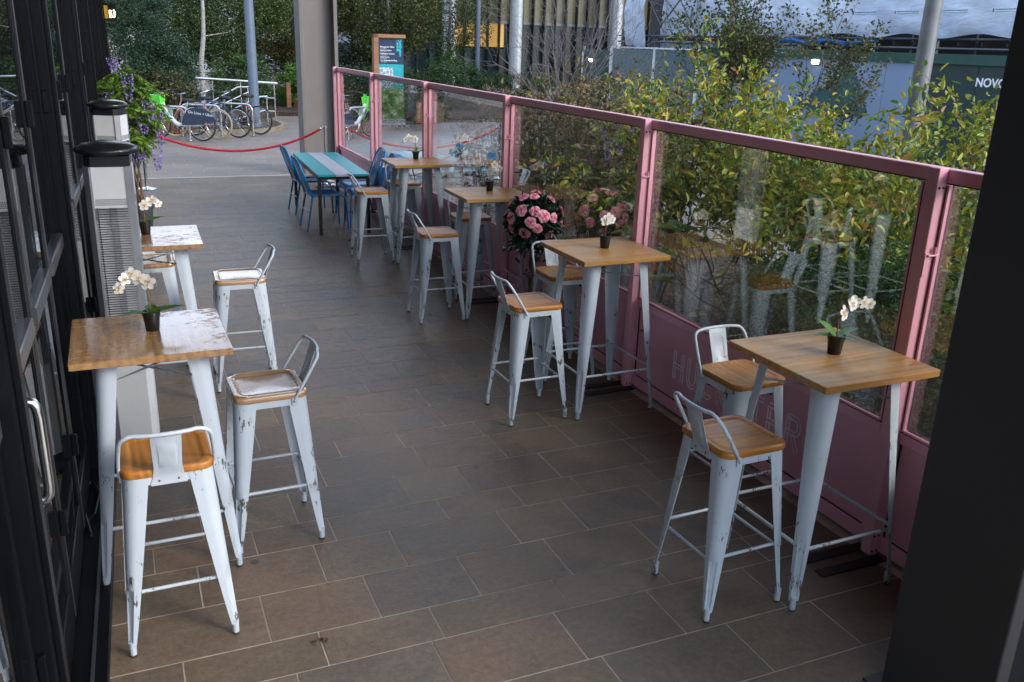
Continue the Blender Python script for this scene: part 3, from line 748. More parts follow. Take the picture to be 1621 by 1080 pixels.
h0['label'] = 'nearer white tower patio heater with black cap, behind the front left table'
h1 = copy_tree(h0); h1.location = (-.075, 7.85, 0); h1.rotation_euler = (0, 0, R(-22)); h1['label'] = 'farther white tower patio heater with black cap, in front of the wisteria'
# ------------------------------------------------------------------ leaves, branches
def leaf_mesh(name, P, D, Nn, Ls, Ws, cols, mat, parent=None, fold=.25, bend=.15, six=True, **tags):
    """P base points, D growth directions, Nn normals; one folded pointed leaf each"""
    P = np.asarray(P, float); D = np.asarray(D, float); Nn = np.asarray(Nn, float); Ls = np.asarray(Ls, float)[:, None]; Ws = np.asarray(Ws, float)[:, None]
    D /= np.linalg.norm(D, axis=1)[:, None] + 1e-9
    S = np.cross(D, Nn); S /= np.linalg.norm(S, axis=1)[:, None] + 1e-9
    Nn = np.cross(S, D); n = len(P)
    if six:
        tip = P + D * Ls - Nn * Ls * bend
        a1 = P + D * Ls * .3 + S * Ws * .46 + Nn * Ws * fold; a2 = P + D * Ls * .68 + S * Ws * .40 + Nn * (Ws * fold - Ls * bend * .4)
        b1 = P + D * Ls * .3 - S * Ws * .46 + Nn * Ws * fold; b2 = P + D * Ls * .68 - S * Ws * .40 + Nn * (Ws * fold - Ls * bend * .4)
        V = np.stack([P, a1, a2, tip, b2, b1], 1).reshape(-1, 3); k = 6
        F = np.array([[0, 1, 2, 3], [0, 3, 4, 5]])
        fs = (np.arange(n)[:, None, None] * k + F[None]).reshape(-1); per = 8; nf = 2 * n; ls = 4
    else:
        tip = P + D * Ls; a = P + D * Ls * .45 + S * Ws * .5 + Nn * Ws * fold; b = P + D * Ls * .45 - S * Ws * .5 + Nn * Ws * fold
        V = np.stack([P, a, tip, b], 1).reshape(-1, 3); k = 4
        F = np.array([[0, 1, 2], [0, 2, 3]]); fs = (np.arange(n)[:, None, None] * k + F[None]).reshape(-1); per = 6; nf = 2 * n; ls = 3
    me = bpy.data.meshes.new(name); me.vertices.add(len(V)); me.vertices.foreach_set('co', V.astype(np.float32).ravel())
    me.loops.add(len(fs)); me.loops.foreach_set('vertex_index', fs.astype(np.int32)); me.polygons.add(nf)
    me.polygons.foreach_set('loop_start', (np.arange(nf) * ls).astype(np.int32)); me.update(calc_edges=True)
    C = np.repeat(np.concatenate([np.asarray(cols, float), np.ones((n, 1))], 1), per, axis=0); set_tint(me, C)
    me.materials.append(mat)
    o = bpy.data.objects.new(name, me); COL.objects.link(o)
    if parent: o.parent = parent
    if tags: tag(o, **tags)
    return o
def palette(rg_, n, pal):
    cs = np.array([p[0] for p in pal]); w = np.array([p[1] for p in pal], float); w /= w.sum()
    i = rg_.choice(len(pal), n, p=w); j = rg_.choice(len(pal), n, p=w); t = rg_.uniform(0, .5, (n, 1))
    return (cs[i] * (1 - t) + cs[j] * t) * rg_.uniform(.75, 1.25, (n, 1))
def runit(rg_, n):
    v = rg_.normal(size=(n, 3)); return v / np.linalg.norm(v, axis=1)[:, None]
def crown_leaves(rg_, clumps, per, L_, W_, up=.5):
    """clumps: list of (centre, radius)"""
    P = []; 
    for c, r in clumps:
        q = runit(rg_, per) * (rg_.uniform(.25, 1, (per, 1)) ** .6) * np.array(r) ; P.append(q + np.array(c))
    P = np.concatenate(P); n = len(P)
    D = runit(rg_, n); D[:, 2] = D[:, 2] * .6 - .1; Nn = runit(rg_, n) * .8; Nn[:, 2] += up + .3
    return P, D, Nn, rg_.uniform(*L_, n), rg_.uniform(*W_, n)
def branching(rg_, b, tips, p, d, length, r, depth, kids_=(2, 4), spread=.6, lift=.15, segs=4, wob=.14, shrink=(.6, .85), minr=.0015):
    pts = [p.copy()]; rr = [r]; dd = d.copy()
    for k in range(segs):
        dd = dd + rg_.normal(size=3) * wob; dd[2] += lift * .25; dd /= np.linalg.norm(dd)
        pts.append(pts[-1] + dd * length / segs); rr.append(max(minr, r * (1 - .45 * (k + 1) / segs)))
    b.tube([tuple(q) for q in pts], rr, 5 if r < .02 else 8, caps=False)
    if depth == 0:
        for k in range(1, segs + 1): tips.append((pts[k], dd.copy()))
        return
    for _ in range(rg_.integers(*kids_) if kids_[0] < kids_[1] else kids_[0]):
        k = rg_.integers(max(1, segs // 2), segs + 1); s = runit(rg_, 1)[0] * spread; nd = dd + s; nd[2] += lift; nd /= np.linalg.norm(nd)
        branching(rg_, b, tips, pts[k], nd, length * rg_.uniform(*shrink), rr[k] * .7, depth - 1, kids_, spread, lift, segs, wob, shrink, minr)
    if depth >= 1: tips.append((pts[-1], dd.copy()))
def plant_from_branches(name, loc, seed, stems, length, r, depth, pal, per_tip, L_, W_, base_spread=.25, lean=.35, spread=.6, lift=.2, leafr=.06, bark='twig', six=True, kids_=(2, 4), zmin=0, droop=0, wob=.14, **tags):
    rg_ = np.random.default_rng(seed); o = empty(name, loc, **tags); b = MB(); tips = []
    for s in range(stems):
        a = rg_.uniform(0, 2 * pi); p = np.array([cos(a), sin(a), 0]) * rg_.uniform(0, base_spread); p[2] = 0
        d = np.array([cos(a) * lean * rg_.uniform(.3, 1.2), sin(a) * lean * rg_.uniform(.3, 1.2), 1.0]); d /= np.linalg.norm(d)
        branching(rg_, b, tips, p, d, length * rg_.uniform(.75, 1.1), r, depth, kids_, spread, lift, wob=wob)
    b.build('branches', M[bark], o, ang=180)
    tips = [t for t in tips if t[0][2] > zmin + rg_.uniform(-.15, .15)]
    if per_tip:
        T = np.array([t[0] for t in tips]); Dt = np.array([t[1] for t in tips]); T = np.repeat(T, per_tip, 0); Dt = np.repeat(Dt, per_tip, 0); n = len(T)
        P = T + rg_.normal(size=(n, 3)) * leafr; D = Dt * .7 + runit(rg_, n) * .9; D[:, 2] -= droop; Nn = runit(rg_, n) * .7; Nn[:, 2] += .7
        leaf_mesh('leaves', P, D, Nn, rg_.uniform(*L_, n), rg_.uniform(*W_, n), palette(rg_, n, pal), M['leafy'], o, six=six)
    return o
def bush(name, loc, seed, rad, n_clump, per, L_, W_, pal, clr=.3, flat=1, six=False, mat='leafy', base=.0, **tags):
    """leafy shrub: short stems and a crown of leaf clumps over an ellipsoid"""
    rg_ = np.random.default_rng(seed); o = empty(name, loc, **tags); cl = []
    for _ in range(n_clump):
        u = runit(rg_, 1)[0]; q = u * np.array(rad) * rg_.uniform(.45, 1.0) ** .5; q[2] = q[2] + rad[2] + base
        cl.append((q, rg_.uniform(.6, 1.25) * clr * np.array([1, 1, .8])))
    P, D, Nn, a, w = crown_leaves(rg_, cl, per, L_, W_)
    kk = P[:, 2] > .02; P, D, Nn, a, w = P[kk], D[kk], Nn[kk], a[kk], w[kk]
    leaf_mesh('leaves', P, D, Nn, a, w, palette(rg_, len(P), pal), M[mat], o, six=six)
    b = MB()
    for c, r in cl[::max(1, n_clump // 16)]:
        m_ = np.array([c[0] * .3, c[1] * .3, c[2] * .5]); b.tube([(c[0] * .06, c[1] * .06, -.02), tuple(m_), tuple(c)], [.02, .013, .005], 5, caps=False)
    b.build('stems', M['bark'], o, ang=180)
    return o
GRN = [((.035, .07, .022), 3), ((.055, .10, .03), 3), ((.08, .13, .035), 2)]
DKG = [((.02, .048, .02), 3), ((.032, .07, .028), 3), ((.055, .11, .04), 1.5)]
BLG = [((.03, .065, .045), 3), ((.05, .10, .065), 3), ((.10, .15, .10), 1.2)]
YLG = [((.21, .28, .03), 4), ((.36, .37, .04), 3), ((.48, .40, .06), 2), ((.48, .24, .08), 1), ((.09, .18, .04), 5)]
OLV = [((.055, .08, .022), 4), ((.09, .10, .025), 3), ((.18, .15, .03), 1), ((.035, .06, .02), 3)]
BRN = [((.16, .11, .06), 3), ((.11, .085, .04), 3), ((.085, .10, .035), 3), ((.22, .15, .08), 1)]
BRT = [((.10, .22, .03), 3), ((.06, .15, .02), 2), ((.15, .27, .05), 1)]

# ---- planting just behind the glass: yellowing shrubs
GY = 'yellowing shrubs standing above the pink screens'
for i, (x, yy, s, lb) in enumerate([(4.35, 3.2, 21, 'yellow green shrub reaching past the dark column, rightmost above the screens'), (4.45, 4.35, 22, 'yellow green shrub above the nearest full glass panel, second from the right'),
        (4.7, 5.6, 23, 'yellow green shrub behind the left end of the nearest full panel'), (5.0, 6.9, 24, 'yellow green shrub behind the rose tree panel, in front of the dried flower heads'), (5.45, 4.9, 25, 'yellow green shrub set deepest in the bed towards the hoarding')]):
    plant_from_branches('yellowing_shrub', (x, yy, .03), s, 12, (.68, .84, .95, .90, .90)[i], .013, 3, YLG, 11, (.035, .088), (.017, .038), base_spread=.35, lean=.55, spread=.95, lift=.14, leafr=.06, kids_=(2, 4), wob=.22, zmin=.9, label=lb, category='shrub', group=GY)
# dense small-leaved evergreens low behind the glass
GE = 'low small-leaved evergreens behind the glass'
for i, (x, yy, r, s, lb) in enumerate([(3.95, 2.2, (.5, .6, .68), 31, 'small-leaved dark green shrub at the right edge beside the dark column'), (3.80, 3.3, (.48, .65, .62), 32, 'small-leaved dark green shrub behind the right half of the nearest full panel'),
        (3.85, 4.25, (.45, .5, .50), 33, 'small-leaved dark green shrub behind the middle of the nearest full panel'), (4.75, 3.0, (.6, .8, .75), 34, 'tallest small-leaved dark green shrub deeper in the bed near the column'), (4.7, 4.3, (.55, .8, .62), 35, 'small-leaved dark green shrub in the middle of the bed, behind the others')]):
    bush('evergreen_shrub', (x, yy, .03), s, r, 150, 150, (.018, .034), (.011, .019), [((.05, .12, .035), 3), ((.08, .17, .045), 3), ((.03, .08, .03), 2), ((.2, .22, .05), .5)], clr=.15, label=lb, category='shrub', group=GE)
# dried-headed tall stems further along
GD = 'tall dried hydrangeas along the middle screens'
def dried(x, yy, s, lb, h=1.75, nst=46):
    rg_ = np.random.default_rng(s); o = empty('dried_hydrangea', (x, yy, .03), label=lb, category='shrub', group=GD); b = MB(); P = []; D = []; HP = []; HD = []
    for k in range(nst):
        a = rg_.uniform(0, 2 * pi); rad = .45 * sqrt(rg_.uniform()); p = np.array([cos(a), sin(a), 0]) * rad * .6; hh = h * rg_.uniform(.72, 1.08)
        q = [p]; d = np.array([cos(a) * rg_.uniform(.05, .3), sin(a) * rg_.uniform(.05, .3), 1])
        for j in range(5): d = d + rg_.normal(size=3) * .05; d[2] = 1; q.append(q[-1] + d * hh / 5)
        b.tube([tuple(v_) for v_ in q], [.006, .005, .005, .004, .003, .002], 5, caps=False)
        for j in range(2, 6):
            for _ in range(rg_.integers(2, 6)): P.append(q[j] + rg_.normal(size=3) * .035); D.append(runit(rg_, 1)[0] * .8 + np.array([cos(a) * .4, sin(a) * .4, 0]))
            if rg_.uniform() < .6:
                e = q[j] + rg_.normal(size=3) * .1 + np.array([0, 0, .1]); b.tube([tuple(q[j]), tuple(e)], [.003, .0015], 4, caps=False)
                for _ in range(4): P.append(e + rg_.normal(size=3) * .03); D.append(runit(rg_, 1)[0])
        nh = rg_.integers(14, 34)
        for _ in range(nh): HP.append(q[-1] + runit(rg_, 1)[0] * np.array([.075, .075, .045]) * rg_.uniform(.3, 1)); HD.append(runit(rg_, 1)[0])
    b.build('stems', M['twig'], o, ang=180); n = len(P); Nn = runit(rg_, n); Nn[:, 2] += .5
    leaf_mesh('leaves', P, D, Nn, rg_.uniform(.04, .09, n), rg_.uniform(.02, .045, n), palette(rg_, n, [((.13, .14, .035), 3), ((.08, .11, .03), 3), ((.19, .13, .05), 2), ((.10, .06, .04), 1)]), M['leafy'], o)
    n = len(HP); leaf_mesh('flower_heads', HP, HD, runit(rg_, n), rg_.uniform(.014, .028, n), rg_.uniform(.012, .022, n), palette(rg_, n, [((.30, .21, .14), 3), ((.22, .13, .09), 2), ((.36, .29, .18), 1), ((.30, .16, .14), 1)]), M['petal'], o, six=False)
for i, (x, yy, hh, lb) in enumerate([(3.85, 6.3, 1.62, 'dried hydrangea with brown flower heads behind the glass beside the rose tree'), (4.5, 7.9, 1.75, 'tallest dried hydrangea, right of the bare tree, second from the right of its row'),
        (3.8, 7.7, 1.6, 'dried hydrangea close behind the glass beyond the rose tree'), (4.35, 9.1, 1.68, 'dried hydrangea behind the third screen, left of the tallest one'), (3.75, 9.0, 1.35, 'lower dried hydrangea near the glass behind the third table'),
        (5.2, 8.6, 1.75, 'dried hydrangea at the back kerb of the bed'), (5.3, 10.1, 1.5, 'dried hydrangea at the far end of the bed, leftmost of its row')]):
    dried(x, yy, 60 + i, lb, hh)
# big-leaved plant right at the glass behind the second panel
def big_leaf(x, yy, s, n, h, lb, sz=(.12, .18), pal=None, ww=.62):
    rg_ = np.random.default_rng(s); o = empty('broad_leaved_plant', (x, yy, .03), label=lb, category='plant', group='broad-leaved plants against the glass'); b = MB(); P = []; D = []; Nn = []
    for k in range(n):
        a = rg_.uniform(0, 2 * pi); d = np.array([cos(a) * .25, sin(a) * .3, 1.0]); q = [np.zeros(3)]; hh = h * rg_.uniform(.6, 1.05)
        for j in range(5): d = d + rg_.normal(size=3) * .09; q.append(q[-1] + d / np.linalg.norm(d) * hh / 5)
        b.tube([tuple(v_) for v_ in q], [.006, .005, .005, .004, .004, .003], 6, caps=False)
        for j in (2, 3, 4, 5):
            for sg in (-1, 1):
                aa = a + j * 1.5 + sg * pi / 2; P.append(q[j]); D.append([cos(aa), sin(aa), .25]); Nn.append([0.2 * cos(aa), .2 * sin(aa), 1])
    b.build('stems', plain('green_stem', (.10, .16, .04), .5), o, ang=180); n = len(P)
    # two-part oval leaves
    L_ = rg_.uniform(*sz, n)
    P = np.array(P); D = np.array(D, float); Nn = np.array(Nn, float) + rg_.normal(size=(n, 3)) * .25
    leaf_mesh('leaves', P, D, Nn, L_, L_ * ww, palette(rg_, n, pal or [((.10, .20, .04), 4), ((.15, .24, .06), 2), ((.25, .25, .05), 1)]), M['leafy'], o, fold=.12, bend=.3)
big_leaf(3.42, 5.42, 71, 5, 1.35, 'hydrangea with broad light green leaves right behind the glass next to the rose tree')
big_leaf(3.45, 8.25, 72, 4, 1.3, 'young broad-leaved plant behind the third glass panel', (.08, .12))
big_leaf(3.36, 4.75, 73, 4, .62, 'short broad-leaved plant low at the left end of the nearest full panel', (.07, .11), [((.16, .19, .04), 3), ((.22, .2, .05), 2)])
big_leaf(3.75, 10.6, 74, 4, 1.0, 'small sprawling plant at the far end of the planting bed', (.05, .09), [((.04, .06, .03), 3), ((.08, .07, .03), 2)], .5)

# ---- trees
def tree(name, loc, seed, h, trunk_r, crown, n_cl, per, L_, W_, pal, lb, bark='bark', clr=.5, droop=0, lean=(0, 0), group=None, cat='tree', six=False, limbs=5, tz=.45):
    rg_ = np.random.default_rng(seed); limbs = 1 if name == 'birch_tree' else limbs; o = empty(name, loc, label=lb, category=cat, group=group)
    top = np.array([lean[0], lean[1], h * .8]); b = MB(); q = [np.array([0, 0, -.05])]
    for k in range(1, 8): q.append(top * k / 7 + np.array([*(rg_.normal(size=2) * .035), 0]))
    b.tube([tuple(v_) for v_ in q], [trunk_r * (1 - .8 * k / 7) for k in range(8)], 10, caps=False)
    cl = []; (cx_, cy__, cz_), (rx, ry, rz_) = crown
    for _ in range(n_cl):
        u = runit(rg_, 1)[0] * rg_.uniform(.25, 1) ** .45; c = np.array([cx_, cy__, cz_]) + u * np.array([rx, ry, rz_]); cl.append((c, clr * rg_.uniform(.55, 1.3) * np.array([1, 1, .75 + droop])))
    for c, r in cl[:limbs * 2]:
        k = rg_.integers(2, 7); m_ = (q[k] + c) / 2 + np.array([0, 0, -.15]) + rg_.normal(size=3) * .1
        b.tube([tuple(q[k]), tuple(m_), tuple(c)], [trunk_r * .22 * (1 - k / 10), trunk_r * .12, .004], 6, caps=False)
    b.build('trunk', M[bark], o, ang=180)
    P, D, Nn, a, w = crown_leaves(rg_, cl, per, L_, W_); D[:, 2] -= droop
    leaf_mesh('crown', P, D, Nn, a, w, palette(rg_, len(P), pal), M['leafy'], o, six=six)
    return o
M['birchbark'] = plain('white_birch_bark', (.27, .26, .25), .7, var=.35, scale=14, bmp=.3)
GTr = 'trees around the square'
tree('birch_tree', (2.25, 28, 0), 81, 6.2, .095, ((.6, 1.7, 3.6), (2.5, 1.3, 2.0)), 330, 110, (.05, .085), (.03, .05), [((.06, .10, .03), 4), ((.09, .14, .04), 3), ((.22, .20, .04), .5), ((.035, .065, .02), 3)], 'white-trunked birch tree behind the bicycles', 'birchbark', .42, .35, (.3, 0), GTr)
tree('birch_tree', (.4, 30.5, 0), 82, 5.6, .08, ((0, 0, 3.5), (1.7, 1.5, 1.5)), 190, 60, (.05, .085), (.03, .05), [((.10, .12, .05), 3), ((.16, .15, .07), 2), ((.06, .10, .04), 3)], 'thin pale-leaved birch at the far left behind the dark shrubs', 'birchbark', .4, .3, (-.2, 0), GTr)
tree('plane_tree', (5.6, 31.5, 0), 83, 6, .14, ((0, 0, 3.5), (2.2, 1.8, 2.2)), 300, 85, (.06, .10), (.035, .06), OLV + [((.30, .19, .02), 3)], 'dark tree with orange yellow leaves just left of the far grey column', 'bark', .45, .1, (0, 0), GTr)
tree('lime_tree', (8.3, 30.0, 0), 84, 6, .10, ((0, 0, 3.6), (1.9, 1.6, 2.2)), 320, 85, (.06, .095), (.04, .06), OLV, 'olive green tree right of the far grey column, behind the map sign', 'palebark', .42, .2, (.2, 0), GTr)
tree('lime_tree', (11.2, 32.0, 0), 85, 6.5, .10, ((0, 0, 3.9), (1.8, 1.8, 2.2)), 260, 80, (.06, .095), (.04, .06), OLV + [((.05, .11, .02), 3)], 'olive green tree between the map sign and the pale building columns', 'palebark', .42, .3, (.1, 0), GTr)
tree('silver_shrub_tree', (-.1, 24.6, 0), 86, 3.4, .07, ((.35, 0, 1.75), (1.35, 1.0, 1.65)), 300, 150, (.05, .08), (.02, .034), BLG + DKG, 'dense blue green evergreen tree behind the wisteria and green hire bicycle', 'bark', .30, 0, (0, 0), GTr)
tree('silver_shrub_tree', (1.25, 25.4, 0), 87, 2.1, .06, ((0, 0, 1.1), (.75, .8, 1.05)), 150, 140, (.05, .08), (.02, .034), DKG + BLG, 'lower blue green evergreen tree left of the birch trunk', 'bark', .28, 0, (0, 0), GTr)
def bush_(x, yy, s, r, n, per, pal, lb, L_=(.06, .1), W_=(.025, .045), clr=.25, base=0):
    bush('garden_shrub', (x, yy, 0), s, r, n, per, L_, W_, pal, clr=clr, base=base, label=lb, category='shrub', group='shrubs in the square garden beds')
bush_(3.4, 28.4, 91, (1.0, .8, .82), 110, 80, GRN + [((.08, .16, .05), 2)], 'mid green shrub behind the handrail right of the birch trunk')
bush_(5.35, 29.6, 92, (.85, .8, .68), 100, 80, BRT, 'bright green shrub between the lamppost and the grey column')
bush_(4.3, 31.6, 93, (1.6, .8, 1.05), 110, 70, DKG + BRN, 'brownish dark shrub behind the bright green one')
bush_(6.6, 28.6, 94, (.8, .7, .68), 90, 80, DKG, 'very dark shrub just right of the far grey column')
bush_(8.1, 28.8, 95, (1.1, .7, .75), 110, 80, DKG + GRN, 'dark green shrub behind the map sign')
bush_(10.2, 28.6, 96, (1.2, .8, .78), 120, 80, GRN, 'dark green hedge shrub behind the litter bins')
bush_(10.7, 30.6, 97, (.7, .6, 1.0), 70, 70, BRT + GRN, 'brighter green shrub above the litter bins')
bush_(14.0, 33, 98, (2.0, .8, .55), 120, 60, GRN, 'low green hedge under the pale building columns')
bush_(17.6, 35, 99, (2.2, .9, .55), 120, 60, GRN + BRN, 'low green hedge behind the bare tree')
bush_(5.6, 27.2, 100, (.6, .35, .22), 40, 60, YLG + BRN, 'low yellowish ground plant in front of the bright green shrub', (.04, .07), (.02, .04), .15)
for (x, yy, s, lb) in ((1.2, 34.5, 131, 'dark background tree behind the white-trunked birch'), (4.6, 35.5, 132, 'dark background tree left of the far grey column'), (8.4, 35, 133, 'dark background tree behind the map sign'), (-2.2, 33, 134, 'dark background tree at the far left edge')):
    tree('background_tree', (x, yy, 0), s, 4.5, .1, ((0, 0, 2.6), (2.3, 1.0, 2.3)), 170, 75, (.11, .16), (.06, .09), DKG, lb, 'bark', .5, 0, (0, 0), GTr)
bush_(-.9, 22.8, 101, (.9, .7, .75), 100, 70, BRN + DKG, 'brown-headed shrub at the far left behind the wisteria')
bush_(.9, 23.9, 102, (.9, .55, .68), 100, 80, DKG + BRN, 'dark shrub directly behind the green hire bicycle basket')
# bare tree and small half-leafed tree beyond the hedge
for (nm, lo, sd, dr, lb) in (('bare_tree', (9.9, 19.5, 0), 111, (-.32, .0), 'bare branching tree in front of the glass building'), ('bare_tree', (11.3, 21.5, 0), 112, (.1, 0), 'second thinner bare tree nearer the white hoarding')):
    rg_ = np.random.default_rng(sd); o = empty(nm, lo, label=lb, category='tree', group='bare trees'); b = MB(); tips = []
    for k in range(6): d = np.array([dr[0] + rg_.normal() * .33, rg_.normal() * .3, 1.0]); d /= np.linalg.norm(d); branching(rg_, b, tips, np.array([rg_.normal() * .05, rg_.normal() * .05, 0]), d, 1.75, .030, 4, (2, 4), .6, .05, 4, .12, (.55, .85), .003)
    b.build('branches', plain('mauve_grey_bark', (.16, .13, .13), .8, var=.3, scale=20), o, ang=180)
plant_from_branches('small_hawthorn_tree', (7.6, 9.6, 0), 121, 3, 1.55, .022, 3, [((.07, .085, .025), 3), ((.10, .11, .03), 3), ((.15, .10, .04), 1), ((.04, .06, .02), 3)], 14, (.03, .055), (.022, .036), base_spread=.12, lean=.24, spread=.62, lift=.3, leafr=.05, kids_=(3, 5), label='small leafy hawthorn tree standing in front of the white scaffold sheeting', category='tree')

# ------------------------------------------------------------------ orchids in black pots
def petal_fan(b, c, d, up, r, n=5, cup=.25, wid=.62, a0=0):
    d = Vector(d).normalized(); u = Vector(up); u = (u - d * u.dot(d)).normalized(); w = d.cross(u)
    for k in range(n):
        a = a0 + 2 * pi * k / n; e = u * cos(a) + w * sin(a); s = d.cross(e); c_ = Vector(c); rr = r * (1 if k % 2 == 0 else .92); ww = rr * wid
        P = [c_ + e * rr * .08, c_ + e * rr * .45 + s * ww * .5 + d * cup * rr * .30, c_ + e * rr * .85 + s * ww * .42 + d * cup * rr * .18, c_ + e * rr + d * cup * rr * .05, c_ + e * rr * .85 - s * ww * .42 + d * cup * rr * .18, c_ + e * rr * .45 - s * ww * .5 + d * cup * rr * .30, c_ + e * rr * .5 + d * cup * rr * .12, c_ + e * rr * .9 + d * .02 * rr]
        b.add(P, [(0, 1, 6), (1, 2, 7, 6), (2, 3, 7), (3, 4, 7), (4, 5, 6, 7), (5, 0, 6)])
M['orchidpetal'] = plain('white_orchid_petal', (.78, .75, .72), .5, var=.06); M['orchidlip'] = plain('yellow_pink_lip', (.72, .42, .12), .5, var=.3, scale=60)
M['orchidleaf'] = plain('orchid_leaf', (.03, .10, .025), .32, var=.3, scale=9); M['orchidleaf2'] = plain('orchid_leaf_light', (.12, .26, .03), .35, var=.2, scale=9)
M['stem'] = plain('orchid_stem', (.13, .12, .05), .5)
def orchid(x, yy, z, rz, seed, lb, leaves=4, face=-pi / 2, hgt=.2, reach=.12, nf=5, s=1.0, left=False):
    """flowers arch from the stick along local +X (or -X when left)"""
    rg_ = random.Random(seed); o = empty('potted_orchid', (x, yy, z), rz, label=lb, category='plant', group='white orchids in small black pots')
    MB().lathe([(.0, .0), (.026, .0), (.0275, .002), (.0335, .062), (.0355, .063), (.0375, .076), (.0378, .082), (.0350, .082), (.033, .070), (.0, .069)], 28).build('pot', M['potblack'], o, ang=40)
    MB().tube([(0, 0, .06), (.002, .001, .15), (0, 0, hgt + .045)], .0021, 6).build('support_stick', M['stick'], o)
    sg = -1 if left else 1
    P = [(.004, 0, .065), (.006, .004, .12), (sg * .006, .002, hgt * .8), (sg * .02, 0, hgt), (sg * (.02 + reach * .35), -.004, hgt + .032), (sg * (.02 + reach * .75), -.006, hgt + .03), (sg * (.02 + reach), -.004, hgt + .005)]
    st_ = MB().tube(P, [.0022, .0022, .002, .0018, .0016, .0013, .001], 6).build('flower_stem', M['stem'], o, ang=180)
    for k in range(leaves):
        a = [0.15, 2.8, 1.7, -1.7, .9][k] + rg_.uniform(-.25, .25); ln = rg_.uniform(.10, .14) * (1.0 if k < 2 else .8); up = [.35, .3, .9, .25, 1.2][k]
        rows_ = []
        for j in range(7):
            t_ = j / 6; r_ = ln * t_; w_ = .024 * sin(pi * min(1, t_ * .88 + .13)) ** .7 * (1 - t_ ** 6); zz = .072 + up * r_ - 4.2 * up * r_ * r_ * (1 if up < 1 else .4)
            c_ = Vector((cos(a) * (.008 + r_), sin(a) * (.008 + r_), zz)); s_ = Vector((-sin(a), cos(a), 0))
            rows_.append([c_ + s_ * w_ + Vector((0, 0, .006 * w_ / .02)), c_ + s_ * w_ * .5 + Vector((0, 0, .001)), c_, c_ - s_ * w_ * .5 + Vector((0, 0, .001)), c_ - s_ * w_ + Vector((0, 0, .006 * w_ / .02))])
        MB().loft(rows_, closed=False, caps=False).build('leaf', M['orchidleaf2' if k in (2, 4) else 'orchidleaf'], o, ang=180)
    for k in range(nf):
        t_ = k / max(1, nf - 1); c_ = Vector((sg * (.004 + (reach + .012) * t_), rg_.uniform(-.018, .012), hgt + .012 + .03 * sin(pi * t_) + rg_.uniform(-.022, .01)))
        b = MB(); fd = (cos(face - rz) + rg_.uniform(-.5, .5), sin(face - rz) + rg_.uniform(-.3, .3), rg_.uniform(-.1, .35)); r_ = .036 * s * (1 - .25 * t_)
        petal_fan(b, c_, fd, (0, 0, 1), r_, 5, .5, .78); b.cur = 1; petal_fan(b, c_ + Vector(fd).normalized() * .003, fd, (0, 0, -1), r_ * .42, 3, 1.2, .6)
        b.build('flower', [M['orchidpetal'], M['orchidlip']], st_, ang=180)
    b = MB()
    for k in range(3):
        c_ = (sg * (.035 + reach + .010 * k), .004 * k, hgt - .004 - .008 * k); b.lathe([(0, -.005), (.0042, -.001), (.0045, .002), (0, .007)], 8, c_)
    b.build('bud', plain('green_bud', (.22, .28, .06), .5), st_, ang=180)
    return o
orchid(2.680, 2.697, 1.022, R(8), 1, 'potted white orchid on the front right table', 4, hgt=.19, reach=.165)
orchid(2.718, 4.770, 1.022, R(20), 2, 'potted white orchid with bare stick on the table beside the rose tree', 0, hgt=.15, reach=.055, nf=4)
orchid(2.840, 7.02, 1.022, R(10), 3, 'potted white orchid on the table just behind the rose tree', 2, hgt=.17, reach=.085, nf=4, s=1.1)
orchid(2.842, 9.13, 1.022, R(-10), 4, 'potted white orchid on the farthest tall table', 3, hgt=.19, reach=.095, nf=4, left=True, s=1.1)
orchid(.042, 3.862, 1.022, R(200), 5, 'potted white orchid on the front left table, petals arching to both sides', 4, hgt=.20, reach=.10, nf=5)
orchid(.080, 5.877, 1.022, R(8), 6, 'potted white orchid on the left table behind the heater', 2, hgt=.17, reach=.07, nf=4)

